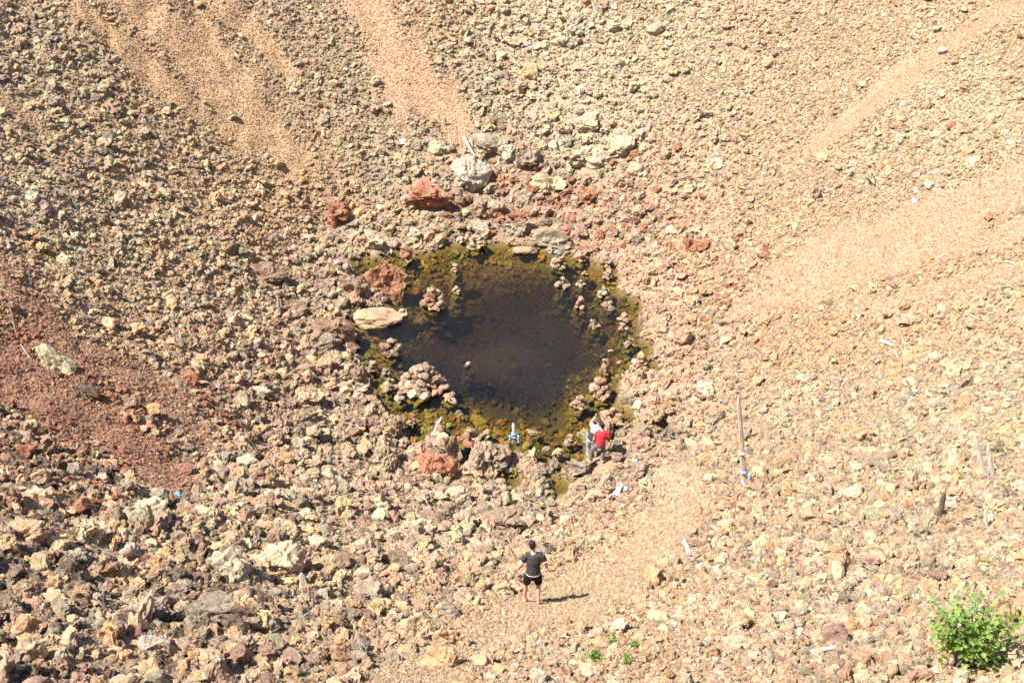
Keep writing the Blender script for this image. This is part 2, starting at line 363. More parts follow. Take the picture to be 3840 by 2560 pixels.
# ------------------------------------------------------------------ terrain mesh: one sheet, stretched to the horizon round the crater
def build_terrain():
    ext = np.array([1.5, 4, 9, 18, 35, 70, 140, 300, 700, 1500.])
    gx = np.concatenate([GX[0] - ext[::-1], GX, GX[-1] + ext]); gy = np.concatenate([GY[0] - ext[::-1], GY, GY[-1] + ext])
    X, Y = np.meshgrid(gx, gy); k = len(ext)
    d = signed(X, Y); Z = radial(d, rimtop(X, Y))
    Z[k:-k, k:-k] = ZZ
    far = np.hypot(X, Y - 44); Z = np.where(far > 95, Z - (far - 95) * 0.10, Z)
    ny, nx = X.shape
    V = np.stack([X, Y, Z], -1).reshape(-1, 3)
    idx = np.arange(nx * ny).reshape(ny, nx)
    F = np.stack([idx[:-1, :-1], idx[:-1, 1:], idx[1:, 1:], idx[1:, :-1]], -1).reshape(-1, 4)
    me = bpy.data.meshes.new("crater_ground")
    me.vertices.add(len(V)); me.vertices.foreach_set("co", V.ravel())
    me.loops.add(F.size); me.loops.foreach_set("vertex_index", F.ravel().astype(np.int32))
    me.polygons.add(len(F)); me.polygons.foreach_set("loop_start", np.arange(0, F.size, 4, dtype=np.int32))
    me.update(); me.validate()
    me.polygons.foreach_set("use_smooth", np.ones(len(F), bool))
    px, py, dep = project(V); jit = radnoise(V[:, 0], V[:, 1]) * 1.5 + .5 * fbm2(V[:, 0], V[:, 1], 0.9, 52, 3)
    _, _, wts = region(px, py); c = wts @ PALM * 0.86
    s, _, sc = streak(px, py, jit); c = c * (1 - s[:, None]) + sc * s[:, None]
    dd = np.full((ny, nx), 9.0); dd[k:-k, k:-k] = DD; dd = dd.ravel()
    bed = np.clip(-dd / 0.25 + 0.1, 0, 1)[:, None]
    c = c * (1 - bed) + np.array((.15, .112, .022)) * bed
    silt = np.clip((-dd - 1.6) / 1.2, 0, 1)[:, None]; c = c * (1 - silt) + np.array((.095, .092, .080)) * silt
    at_ = me.attributes.new("soil", 'FLOAT_COLOR', 'POINT')
    at_.data.foreach_set("color", np.concatenate([c, np.ones((len(c), 1))], 1).ravel())
    me.materials.append(M_SOIL)
    o = link("crater_ground", me); tag(o, "sandy volcanic soil of the crater bowl with pale orange and red gravel streaks", kind='structure')
build_terrain()

# ------------------------------------------------------------------ pond water
def build_water():
    m, t, p = new_mat("pond_water"); t.nodes.remove(p); out = t.nodes["Material Output"]
    tr = t.nodes.new("ShaderNodeBsdfTransparent"); gl = t.nodes.new("ShaderNodeBsdfGlossy"); gl.inputs["Roughness"].default_value = 0.06
    fr = t.nodes.new("ShaderNodeFresnel"); fr.inputs[0].default_value = 1.48
    mx = t.nodes.new("ShaderNodeMixShader")
    tc = t.nodes.new("ShaderNodeTexCoord")
    n1 = N(t, "ShaderNodeTexNoise", Scale=7.0, Detail=3.0, Roughness=0.55); mp = t.nodes.new("ShaderNodeMapping"); mp.inputs["Scale"].default_value = (1, 1.6, 1)
    t.links.new(tc.outputs["Object"], mp.inputs[0]); t.links.new(mp.outputs[0], n1.inputs["Vector"])
    n2 = N(t, "ShaderNodeTexNoise", Scale=0.22, Detail=2.0, Roughness=0.5); t.links.new(tc.outputs["Object"], n2.inputs["Vector"])
    # wind-ruffled middle, calm near the edges
    ds = t.nodes.new("ShaderNodeVectorMath"); ds.operation = 'DISTANCE'
    c0 = on_plane(1890, 1210); ds.inputs[1].default_value = (c0[0], c0[1], 0); t.links.new(tc.outputs["Object"], ds.inputs[0])
    mr = t.nodes.new("ShaderNodeMapRange"); mr.inputs["From Min"].default_value = 6.2; mr.inputs["From Max"].default_value = 3.8; t.links.new(ds.outputs["Value"], mr.inputs[0])
    ml = N(t, "ShaderNodeMath", operation='MULTIPLY'); t.links.new(mr.outputs[0], ml.inputs[0])
    mr2 = t.nodes.new("ShaderNodeMapRange"); mr2.inputs["From Min"].default_value = 0.35; mr2.inputs["From Max"].default_value = 0.6
    mr2.inputs["To Min"].default_value = 0.35; t.links.new(n2.outputs["Fac"], mr2.inputs[0]); t.links.new(mr2.outputs[0], ml.inputs[1])
    ad = N(t, "ShaderNodeMath", operation='MULTIPLY_ADD'); ad.inputs[1].default_value = 1.0; ad.inputs[2].default_value = 0.03; t.links.new(ml.outputs[0], ad.inputs[0])
    b = N(t, "ShaderNodeBump", Distance=0.05); t.links.new(ad.outputs[0], b.inputs["Strength"]); t.links.new(n1.outputs["Fac"], b.inputs["Height"])
    io = N(t, "ShaderNodeMath", operation='MULTIPLY_ADD'); io.inputs[1].default_value = 0.55; io.inputs[2].default_value = 1.38; t.links.new(ml.outputs[0], io.inputs[0]); t.links.new(io.outputs[0], fr.inputs[0])
    t.links.new(b.outputs[0], gl.inputs["Normal"]); t.links.new(b.outputs[0], fr.inputs["Normal"])
    t.links.new(fr.outputs[0], mx.inputs[0]); t.links.new(tr.outputs[0], mx.inputs[1]); t.links.new(gl.outputs[0], mx.inputs[2])
    t.links.new(mx.outputs[0], out.inputs["Surface"])
    va = t.nodes.new("ShaderNodeVolumeAbsorption"); va.inputs["Color"].default_value = (.60, .47, .03, 1); va.inputs["Density"].default_value = 0.70
    t.links.new(va.outputs[0], out.inputs["Volume"])
    mask = DD < 0.55
    keep = mask[:-1, :-1] | mask[1:, :-1] | mask[:-1, 1:] | mask[1:, 1:]
    J, I = np.nonzero(keep); ids = {}; V = []; F = []
    for j, i in zip(J, I):
        f = []
        for a, b_ in ((j, i), (j, i + 1), (j + 1, i + 1), (j + 1, i)):
            if (a, b_) not in ids: ids[(a, b_)] = len(V); V.append((GX[b_], GY[a], 0.0))
            f.append(ids[(a, b_)])
        F.append(f)
    o = link("pond_water", mesh_from("pond_water", V, F, m)); tag(o, "dark olive brown pond water with a wind ruffled grey middle", kind='structure')
build_water()

# ------------------------------------------------------------------ rock shapes
def ico(sub):
    bm = bmesh.new(); bmesh.ops.create_icosphere(bm, subdivisions=sub, radius=1.0)
    V = np.array([v.co[:] for v in bm.verts]); F = [[v.index for v in f.verts] for f in bm.faces]; bm.free()
    return V / np.linalg.norm(V, axis=1, keepdims=True), F
ICO = {k: ico(k) for k in (2, 3, 4, 5)}
def rock_shape(seed, sub=4, facets=10, cut=(.55, .9), rough=.30, axes=(1, .85, .7), fine=.10, flat_top=None):
    r = np.random.default_rng(seed); D, F = ICO[sub]; V = D.copy()
    for k in range(facets):
        n = r.normal(size=3); n /= np.linalg.norm(n); o = r.uniform(*cut); s = V @ n
        V -= np.outer(np.where(s > o, s - o, 0) * 0.94, n)
    V += D * (fbm(D * 1.4 + seed, seed, 3) * rough)[:, None]
    n2 = fbm(D * 3.6 + seed, seed + 7, 4, .62); n3 = np.abs(fbm(D * 2.6 + seed * 3, seed + 21, 3))
    V += D * ((n2 - (.22 - np.minimum(n3, .22)) * 1.6) * fine)[:, None]
    V *= np.array(axes)
    V -= (V.max(0) + V.min(0)) / 2
    V /= (V.max(0) - V.min(0)).max()
    V *= 1.0
    if flat_top is not None: V[:, 2] = np.minimum(V[:, 2], flat_top + 0.02 * V[:, 0])
    return V, F
PROTO_MESH = []
for k in range(14):
    ax = (1, rng.uniform(.7, .98), rng.uniform(.55, .85))
    V, F = rock_shape(100 + k, 3 if k >= 10 else 4, rng.integers(8, 15), (.42, .85), rng.uniform(.35, .7), ax, rng.uniform(.16, .34))
    PROTO_MESH.append((V, F))
proto_col = bpy.data.collections.new("rock_shapes")
for k, (V, F) in enumerate(PROTO_MESH):
    proto_col.objects.link(bpy.data.objects.new("rock_shape_%02d" % k, mesh_from("stone", V, F, M_STONE, True, 24)))
ROCK_MESH = [mesh_from("rock", V, F, M_ROCK, True, 24) for V, F in PROTO_MESH]
PEBBLE_MESH = []
for k in range(8):
    V, F = rock_shape(300 + k, 3, 6, (.6, .92), .16, (1, rng.uniform(.75, .95), rng.uniform(.6, .8)), .05)
    PEBBLE_MESH.append(mesh_from("stone", V, F, M_ROCK))
NPROTO = len(PROTO_MESH)

# ------------------------------------------------------------------ boulders: one thing each
CLEAR = []
BOULDERS = [  # px, py, width px, height px, colour, tilt, style, label
 (1605,752,165,112,'r',0.1,'ang',"big rust red wedge boulder in the boulder band above the far shore"),
 (1730,748,98,86,'b',0.3,'ang',"dark brown smooth boulder leaning against the red wedge boulder"),
 (1768,668,150,118,'v',0.0,'big',"big cream topped boulder with a dark undercut face"),
 (1838,555,135,78,'v',0.1,'ang',"grey white slab boulder roofing a black hollow at the streak's foot"),
 (1990,605,115,92,'g',-0.3,'ang',"dark faced grey boulder with a pale top edge above the far shore"),
 (1912,590,60,58,'w',0.2,'ang',"cream block squeezed between the slab boulder and the dark faced one"),
 (1645,560,80,52,'l',0.0,'rnd',"flat yellowish lichened boulder below the wide orange streak"),
 (1560,548,40,34,'g',0.0,'rnd',"rounded grey boulder just under the tip of the orange streak"),
 (2200,470,130,70,'l',0.0,'flat',"broad yellow lichen slab in the middle of the pale far slope"),
 (2335,560,110,70,'l',0.0,'flat',"pale yellow lichened slab near the small white ribbon"),
 (2190,605,120,80,'l',0.1,'ang',"rough lichened outcrop with dark shadow under its lower edge"),
 (2262,606,66,52,'w',0.2,'ang',"cream coloured boulder beside the rough lichened outcrop"),
 (2385,640,70,48,'l',0.1,'rnd',"greenish grey lichened boulder at the right end of the boulder band"),
 (2055,692,120,78,'l',0.4,'ang',"sloping grey lichen crusted boulder right of the dark faced one"),
 (1845,780,100,70,'g',0.2,'rnd',"grey tan boulder below the cream topped boulder"),
 (1790,790,90,70,'b',-0.1,'rnd',"brown boulder just below the smooth dark brown one"),
 (1970,745,80,48,'g',0.0,'ang',"flat grey brown slab between red stones above the far shore"),
 (2205,745,44,56,'r',0.4,'ang',"upright rust red stone on the slope above the big white stake"),
 (2000,715,50,44,'r',0.0,'ang',"small rust red block below the dark faced boulder"),
 (1935,815,70,40,'r',0.0,'ang',"flat red stone pair in the rubble above the far shore"),
 (1790,862,90,50,'g',0.0,'rnd',"grey shore boulder touching the far edge of the water"),
 (1950,862,130,66,'g',0.0,'ang',"grey lichened shore ledge at the far edge of the pond"),
 (2070,895,150,70,'g',-0.2,'flat',"long grey brown rock ledge sloping into the far water"),
 (1556,890,64,58,'w',0.0,'ang',"pale grey white shore block at the pond's far corner"),
 (1405,920,64,60,'w',0.3,'ang',"cream and mauve boulder behind the big red pond boulder"),
 (1265,815,112,92,'r',0.2,'ang',"rust red boulder alone in tan scree beyond the pond's weedy side"),
 (2584,928,62,58,'s',0.3,'ang',"deep red boulder on the slope beyond the pond"),
 (2640,925,58,40,'r',0.0,'rnd',"salmon red stone touching the deep red boulder"),
 (2390,902,52,42,'g',0.0,'ang',"grey block in pinkish rubble above the far shore corner"),
 (1000,1035,140,72,'b',0.1,'rnd',"grey brown hump boulder on the brown slope, with a shadow to one side"),
 (900,1210,95,80,'l',0.3,'ang',"lichen pale boulder half buried in the brown slope"),
 (1118,1165,78,62,'b',0.1,'rnd',"mauve brown boulder on the brown slope nearest the flat tan rock"),
 (1256,1262,180,120,'b',0.5,'ang',"large mauve brown slab sloping into the pond's weedy side"),
 (1225,1300,110,80,'g',-0.3,'rnd',"grey and orange boulder under the large sloping slab"),
 (1332,1085,120,80,'b',0.2,'ang',"brown cracked boulder wedged beside the big red pond boulder"),
 (1424,1045,185,165,'r',0.15,'big',"huge rounded red boulder standing in the pond"),
 (1416,1188,168,66,'t',0.05,'dome',"flat domed tan boulder lying in the shallows"),
 (1968,934,88,28,'p',0.0,'dome',"low pinkish slab in the far water with a pebble on it"),
 (2062,939,24,22,'w',0.4,'ang',"single cream block in the far water beside the tallest pile"),
 (1722,1546,28,18,'g',0.2,'ang',"single blue grey stone in the near water"),
 (1998,1618,42,27,'g',-0.2,'ang',"grey angular boulder in the water beside the ribboned stake"),
 (2289,1315,20,9,'w',0.0,'flat',"small flat white stone in the pond's shallows"),
 (2322,1357,24,14,'p',0.0,'dome',"low pink pebble beside the twisted tower of stones"),
 (1390,890,60,40,'t',0.2,'rnd',"tan rounded stone above the cream and mauve boulder"),
 (1345,1420,68,70,'b',0.3,'ang',"dark mauve boulder at the water's edge below the white stick"),
 (1405,1602,56,62,'b',-0.2,'ang',"square brown boulder on the near spit of shore"),
 (1480,1610,70,80,'b',0.2,'ang',"big brown boulder at the tip of the near spit"),
 (1440,1735,105,140,'g',0.1,'big',"tall grey rock face left in the rubble beside the red rock"),
 (1640,1762,150,130,'r',-0.4,'big',"large bright red rock face below the near shore"),
 (1690,1690,70,110,'b',-0.3,'ang',"brown rough ridge rock joined to the bright red rock"),
 (1560,1755,48,56,'l',0.0,'rnd',"lichen spotted grey stone against the bright red rock"),
 (1800,1725,110,125,'g',0.2,'ang',"big grey boulder at the inlet with stones heaped on it"),
 (1880,1725,80,90,'b',-0.2,'ang',"mauve brown slab leaning on the big grey inlet boulder"),
 (1845,1775,44,52,'t',0.0,'rnd',"round tan stone at the foot of the big grey inlet boulder"),
 (1908,1761,40,20,'g',0.0,'flat',"flat grey stone in the little puddle below the inlet"),
 (2082,1730,40,40,'g',0.0,'ang',"white flecked grey block between the two puddles"),
 (2090,1695,38,32,'t',0.0,'rnd',"rounded tan stone resting on the white flecked grey block"),
 (2048,1682,32,26,'g',0.0,'rnd',"grey stone at the water just beside the ribboned stake"),
 (2180,1760,130,52,'g',0.1,'flat',"long flat grey rock at the people's feet"),
 (2385,1770,110,72,'g',0.1,'ang',"grey brown overhanging rock with a black crack below the people"),
 (2312,1690,48,62,'g',0.1,'ang',"blue grey squarish rock beside the person in red"),
 (2195,1628,40,60,'l',-0.5,'ang',"pale pointed rock in the water beside the person in the cap"),
 (2279,1608,34,88,'p',0.1,'ang',"tall stone stack standing behind the person in the cap"),
 (2350,1497,60,34,'g',0.2,'dome',"pale grey slab edging the water on the near bend of the shore"),
 (2500,1640,62,58,'g',0.0,'rnd',"grey smooth boulder on the shore beyond the people"),
 (1875,1972,185,128,'b',0.25,'flat',"great mauve brown slab with white specks above the man in black"),
 (1975,1930,70,70,'g',0.5,'ang',"dark ridged grey rock at the end of the great specked slab"),
 (2052,2062,46,52,'d',0.4,'ang',"charcoal grey slab by the shoulder of the man in black"),
 (1490,2105,120,78,'b',0.3,'ang',"dark brown overhanging slab next to a pale stick"),
 (1420,1895,90,80,'l',0.2,'ang',"lichened grey boulder with a driftwood branch lying on it"),
 (1560,1985,140,80,'l',0.1,'ang',"broad yellow grey lichened boulder left of the great slab"),
 (1720,1860,95,78,'l',0.0,'rnd',"rounded yellowish lichen boulder under the bright red rock"),
 (1620,1955,110,52,'b',0.2,'ang',"long brown rock with a black shadow under it"),
 (1365,2050,80,70,'l',0.1,'rnd',"round lichen mottled boulder among the rubble"),
 (862,2140,132,125,'v',0.4,'flat',"pale grey pyramid boulder in the coarse rubble"),
 (1045,2110,165,120,'l',0.1,'rnd',"broad sandy lichened boulder above the bundle of weathered wood"),
 (335,2012,90,95,'l',0.1,'ang',"tall lichened tan boulder in the coarse rubble"),
 (205,2038,140,90,'b',0.1,'ang',"split boulder showing an orange stained dark hollow"),
 (110,2005,130,76,'t',-0.2,'ang',"tan and white slanting boulder next to the orange stained one"),
 (503,2085,72,80,'v',0.3,'ang',"mauve white jagged rock beside deep black shadow"),
 (455,2150,80,70,'g',0.2,'ang',"white speckled grey rock just below the mauve white one"),
 (525,2325,92,150,'v',0.3,'flat',"tall grey white fin of rock in the coarse rubble"),
 (755,2308,190,85,'g',0.1,'flat',"long dark grey slab with stones heaped over it"),
 (925,2310,90,80,'d',0.2,'ang',"dark brown block at the end of the long grey slab"),
 (612,2275,110,80,'g',-0.2,'ang',"dusty grey boulder between the fin rock and the long slab"),
 (585,2445,130,100,'v',0.0,'rnd',"white encrusted round boulder near the picture's bottom"),
 (40,2275,110,85,'g',0.1,'ang',"blue grey rock at the rubble's outer edge"),
 (105,2355,110,80,'o',0.0,'rnd',"lumpy orange tan boulder below the blue grey rock"),
 (720,2470,110,60,'o',0.1,'ang',"orange tan flat boulder beside a white quartz lump"),
 (760,2515,60,48,'w',0.2,'ang',"bright white quartz lump"),
 (925,1742,78,58,'l',0.0,'rnd',"smooth pale yellow boulder under the red gravel band"),
 (1168,1790,70,62,'g',0.1,'rnd',"round grey boulder, one of a pair in the rubble below the pond"),
 (1245,1800,84,82,'l',0.1,'rnd',"round yellowish boulder, one of a pair in the rubble below the pond"),
 (882,1856,68,76,'g',0.4,'ang',"grey five sided rock in reddish gravel"),
 (1130,1745,90,52,'l',-0.2,'ang',"slanting tan rock beside a round black hollow"),
 (585,1922,90,76,'l',0.0,'rnd',"mossy lichened boulder right under the blue ribbon"),
 (490,1935,80,62,'l',0.1,'rnd',"lichened boulder to the side of the blue ribbon"),
 (135,1885,90,70,'l',0.0,'rnd',"yellow grey boulder in the dark brown rubble"),
 (705,2030,110,70,'b',0.1,'ang',"dark rough boulder with deep shadow beneath"),
 (640,1560,0,0,'l',0,'',""),
 (205,1368,170,72,'l',0.75,'log',"long pale lichen covered rock lying in the red gravel"),
 (330,1470,90,44,'d',0.6,'log',"rock coloured dark as if shaded, trailing the long lichen covered one"),  # shade on this rock is put into its dark colour
 (978,1475,80,48,'w',0.1,'ang',"pale overhanging boulder with a black shadow under it"),
 (755,1380,60,44,'l',0.2,'ang',"lichen speckled boulder on the brown slope's edge of the red gravel"),
 (1140,1395,90,52,'b',0.0,'rnd',"smooth brown boulder on the slope beside the pond"),
 (1155,1490,110,80,'t',0.1,'rnd',"tan hump boulder with a shadow pocket beside the pond"),
 (3537,196,46,32,'w',0.3,'rnd',"smooth white boulder on the straight orange gravel track"),
 (3570,476,56,22,'s',0.05,'log',"dark red log shaped rock on the pale scree"),
 (3660,70,34,22,'l',0.3,'rnd',"small pale boulder at the upper end of the orange gravel track"),
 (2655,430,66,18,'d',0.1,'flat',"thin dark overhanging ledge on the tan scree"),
 (2605,1508,42,36,'w',0.2,'rnd',"round white stone on the pinkish slope beside the long post"),
 (2560,1640,70,60,'g',0.1,'ang',"grey lichened boulder at the foot of the pinkish slope"),
 (2800,1640,50,60,'g',0.3,'ang',"grey and white rock directly behind the long weathered post"),
 (2680,1570,70,48,'g',0.0,'rnd',"grey rock pair on the pinkish slope before the long post"),
 (3630,1435,60,44,'g',0.2,'ang',"dark lichened rock on the tan slope above the pale paired stakes"),
 (3600,1800,70,70,'o',0.2,'ang',"brown orange block beside the dark short stake"),
 (2955,1770,50,48,'o',0.0,'ang',"orange brown cube shaped rock on the slope beyond the long post"),
 (3145,2110,78,90,'o',0.1,'rnd',"tall lumpy orange rock on the bushy slope"),
 (3520,2180,76,76,'b',0.1,'ang',"mottled brown boulder above the bush"),
 (2880,2338,54,72,'w',0.2,'rnd',"white stained pinkish boulder by the short pale post"),
 (3795,2480,84,110,'w',0.5,'ang',"white quartz streaked rock at the bush's foot"),
 (2775,2420,130,64,'l',0.05,'dome',"broad tan rock with a black undercut below the bushy slope"),
 (2790,2340,80,80,'o',0.1,'rnd',"orange tan boulder next to the white stained one"),
 (2470,2325,90,62,'l',0.1,'dome',"broad smooth lichened boulder right of the small green plants"),
 (1560,2370,130,110,'t',0.3,'big',"big crumbling tan boulder on the pale slope"),
 (1690,2400,120,95,'t',0.2,'ang',"tan boulder with a dark broken side on the pale slope"),
 (1650,2480,140,90,'o',0.1,'big',"broad orange tan boulder low on the pale slope"),
 (1330,2480,90,80,'g',0.1,'ang',"white and grey mottled rock on the pale slope"),
 (1890,2215,70,66,'t',0.2,'ang',"smooth tan rock left of the man's bare feet"),
 (1660,2285,52,44,'t',0.1,'rnd',"round sandy stone below the pale stick"),
 (1350,2310,90,50,'b',0.0,'flat',"dark brown slab in the rubble's lower edge"),
 (2270,2472,0,0,'l',0,'',""),
 (2010,160,0,0,'l',0,'',""),
 (2155,75,50,40,'w',0.2,'ang',"cream boulder high on the pale far slope, topmost of three"),
 (2155,118,52,44,'w',0.1,'ang',"cream boulder high on the pale far slope, lowest of three"),
 (2205,100,42,40,'w',0.3,'ang',"cream boulder high on the pale far slope, beside its two mates"),
 (2250,150,58,34,'g',0.2,'ang',"grey overhanging boulder high on the pale far slope"),
 (2300,110,60,44,'w',0.1,'ang',"angular cream rock beside the grey overhanging boulder"),
 (2455,118,62,50,'w',-0.3,'ang',"cream boulder with a dark shaded end high on the far slope"),
 (1920,165,66,40,'l',0.2,'ang',"tan lichened ledge high on the far slope near the orange streak"),
 (1985,275,62,56,'t',-0.3,'ang',"leaning tan rock casting a black shadow on the far slope"),
 (2085,155,70,44,'l',0.0,'flat',"yellow lichened slab high on the far slope"),
 (1895,45,70,40,'l',0.1,'ang',"lichened rock at the very top of the far slope"),
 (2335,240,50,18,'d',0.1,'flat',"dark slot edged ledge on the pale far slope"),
 (110,60,60,40,'g',0.2,'rnd',"greyish boulder in the scree above the first orange streak"),
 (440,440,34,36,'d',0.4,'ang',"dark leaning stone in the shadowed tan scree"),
 (758,524,30,24,'w',0.0,'rnd',"lone white stone at the edge of the tan gravel streak"),
 (560,660,60,40,'l',0.2,'ang',"pale slanting rock low on the tan scree"),
 (850,880,60,40,'b',0.2,'ang',"brown rock pile edge above the hump boulder"),
 (1150,905,52,44,'w',0.1,'ang',"cream and grey stone near the rust red scree boulder"),
]
BOULDERS = [b for b in BOULDERS if b[2] > 0]
STY = {'ang': dict(facets=16, cut=(.34, .74), rough=.42, axes=(1, .85, .85), fine=.24), 'rnd': dict(facets=12, cut=(.46, .86), rough=.36, axes=(1, .9, .85), fine=.20),
       'flat': dict(facets=14, cut=(.38, .78), rough=.40, axes=(1, .9, .75), fine=.20), 'big': dict(facets=12, cut=(.55, .88), rough=.30, axes=(1, .9, .9), fine=.20),
       'dome': dict(facets=7, cut=(.66, .95), rough=.22, axes=(1, .8, .7), fine=.09), 'log': dict(facets=8, cut=(.55, .9), rough=.3, axes=(1, .6, .6), fine=.2)}
for i, (px, py, w, h, ck, tilt, sty, label) in enumerate(BOULDERS):
    p = at(px, py + 0.1 * h); s = m_per_px(p)
    k = 1.2 if px < 1300 and py > 1850 else 1.0
    wm, hm = w * s * 1.08 * k, h * s * 1.18 * k
    V, F = rock_shape(700 + i, 5 if w > 100 else 4, **STY[sty])
    V = V / (V.max(0) - V.min(0))                       # unit box
    dep_ = max(hm * 0.95, wm * 0.55)
    V = V * np.array((wm, dep_, hm * (1.0 if sty != 'flat' else 1.1)))
    me = mesh_from("boulder", V / wm, F, M_BOULDER, True, 20)
    d0 = float(bil(DD, p[:1], p[1:2])[0])
    lift = 0.18 * hm
    z = p[2] + lift
    if d0 < -0.05: z = max(z, 0.0) + 0.02 if sty != 'dome' else 0.06 * hm; z = min(z, 0.22 * hm)
    q = on_plane(px, py, z + 0.12 * hm) if d0 < -0.05 else np.array((p[0], p[1], z))
    c = np.array(PAL[ck]) * np.exp(rng.normal(0, .08)) * np.exp(rng.normal(0, .03, 3))
    o = link("boulder", me, None, (q[0], q[1], z), (rng.uniform(-.15, .15), tilt, rng.uniform(-.3, .3)), (wm,) * 3, tuple(c))
    tag(o, label, "boulder")
    CLEAR.append((q, 0.30 * wm))
N_BOULDER = len(BOULDERS)
MAN = at(2000, 2262); CLEAR.append((MAN + np.array([-.12, .15, 0]), .30)); CLEAR.append((MAN + np.array([.12, -.05, 0]), .25))
PEO = at(2236, 1735)
CLEAR.append((PEO, .55))
BUSH = at(3600, 2500); CLEAR.append((BUSH, .2))
for c, cp in zip(CAIRNS, CPOS): CLEAR.append((cp, c[2] / 110. * .28))
for q in PUD: cc = _c(q); CLEAR.append((on_plane(*cc), .32))


# ------------------------------------------------------------------ the loose stones
LEV = np.array([.045, .064, .09, .127, .18, .255, .36, .51])
def scatter():
    P = []; S = []; T = []; PXS = []
    for L in LEV:
        c = L * 0.86
        gx = np.arange(-33, 33, c); gy = np.arange(8, 76, c)
        X, Y = np.meshgrid(gx, gy); X = X.ravel(); Y = Y.ravel()
        # drop what lies far outside the view before jittering
        Z = bil(ZZ, X, Y); px, py, dep = project(np.stack([X, Y, Z], 1))
        k = (px > -420) & (px < 4260) & (py > -260) & (py < 2950) & (L * FPX / dep > 4.2)
        X = X[k]; Y = Y[k]; dep = dep[k]; px = px[k]; py = py[k]
        X = X + rng.uniform(-.5, .5, len(X)) * c; Y = Y + rng.uniform(-.5, .5, len(Y)) * c
        d = bil(DD, X, Y)
        jit = radnoise(X, Y) * 1.5 + .5 * fbm2(X, Y, 0.9, 52, 3)
        sz, spr, wts = region(px, py); st, ssz, scol = streak(px, py, jit)
        ll = np.clip((1500 - px) / 400, 0, 1) * np.clip((py - 1750) / 250, 0, 1)
        lm = np.log(sz * (0.78 + .46 * ll - .12 * np.clip((px - 2000) / 700, 0, 1))) * (1 - st) + np.log(ssz) * st
        rn = radnoise(X, Y, .7, .12, 91, 3)
        lm = lm + 0.25 * fbm2(X, Y, 0.5, 77, 3) + .55 * rn * np.clip(d / 3, 0, 1) * (1 - st)
        lm = lm + np.where(d < 2.0, .16, 0)
        m = np.exp(lm) * dep / FPX
        sg = np.where(st > .5, .28, spr * 1.1 + .16 * ll)
        inside = d < 0.0
        m = np.where(inside, .20, m); sg = np.where(inside, .45, sg)
        den = sum(np.exp(-(np.log(l / m)) ** 2 / (2 * sg ** 2)) for l in LEV)
        cov = np.exp(-(np.log(L / m)) ** 2 / (2 * sg ** 2)) / den
        C = np.where(inside, np.where(d > -.12, 1.25, np.where(d > -.4, .5, np.where(d < -2.0, .30, 1.0))), 1.6 * (1 - st) + .85 * st)
        pr = C * cov * 1.15
        # few stones bigger than the streak's gravel lie on the streaks
        keep = rng.random(len(X)) < pr
        X, Y, d, wts, st, scol, dep = X[keep], Y[keep], d[keep], wts[keep], st[keep], scol[keep], dep[keep]
        size = L * np.exp(rng.normal(0, .13, len(X)))
        # colour: pick one of the region's colours, or the streak's own gravel
        cum = np.cumsum(wts, 1); u = rng.random(len(X))[:, None] * cum[:, -1:]
        ci = (u > cum).sum(1).clip(0, len(KEYS) - 1)
        col = PALM[ci]
        us = rng.random(len(X)) < st * 0.85
        col = np.where(us[:, None], scol * rng.uniform(.9, 1.12, (len(X), 1)), col)
        col = col * np.exp(rng.normal(0, .14, (len(X), 1))) * np.exp(rng.normal(0, .035, (len(X), 3)))
        alg = np.array([(.26, .200, .03), (.32, .250, .04), (.36, .18, .03), (.16, .12, .025)])[rng.integers(0, 4, len(X))]
        Z = bil(ZZ, X, Y) + size * np.where(st > .4, rng.uniform(-.12, .06, len(X)), rng.uniform(-.2, .42, len(X)))
        under = (d < -0.12) & (rng.random(len(X)) < np.where(d > -0.6, .93, 1.0))
        Z = np.where(under, np.minimum(Z, -0.02 - size * .38), Z)
        wet = (np.clip(-d / 0.3 + .2, 0, 1) * (d < .05) * (Z + .30 * size < .0))[:, None]
        alg = np.where((d < -2.2)[:, None], alg * .6, alg)
        col = col * (1 - wet) + alg * wet
        P.append(np.stack([X, Y, Z], 1)); S.append(size); T.append(np.clip(col, .02, .75)); PXS.append(size * FPX / dep)
    return np.concatenate(P), np.concatenate(S), np.concatenate(T), np.concatenate(PXS)
SP, SS, ST, SPX = scatter()
# keep clear of boulders, people, plants, cairns
def clear(mask, pos, r):
    q = (SP[:, 0] - pos[0]) ** 2 + (SP[:, 1] - pos[1]) ** 2
    return mask & (q > r * r)
ok = np.ones(len(SP), bool)
for pos, r in CLEAR: ok = clear(ok, pos, r)
SP, SS, ST, SPX = SP[ok], SS[ok], ST[ok], SPX[ok]
PX, PY, _ = project(SP); SD = bil(DD, SP[:, 0], SP[:, 1])
inframe = (PX > 10) & (PX < 3830) & (PY > 10) & (PY < 2550) & (SD > 0.1)
order = np.argsort(np.where(inframe, -SPX, 1)); pick = order[:max(0, 296 - N_BOULDER)]
single = np.zeros(len(SP), bool); single[pick] = True

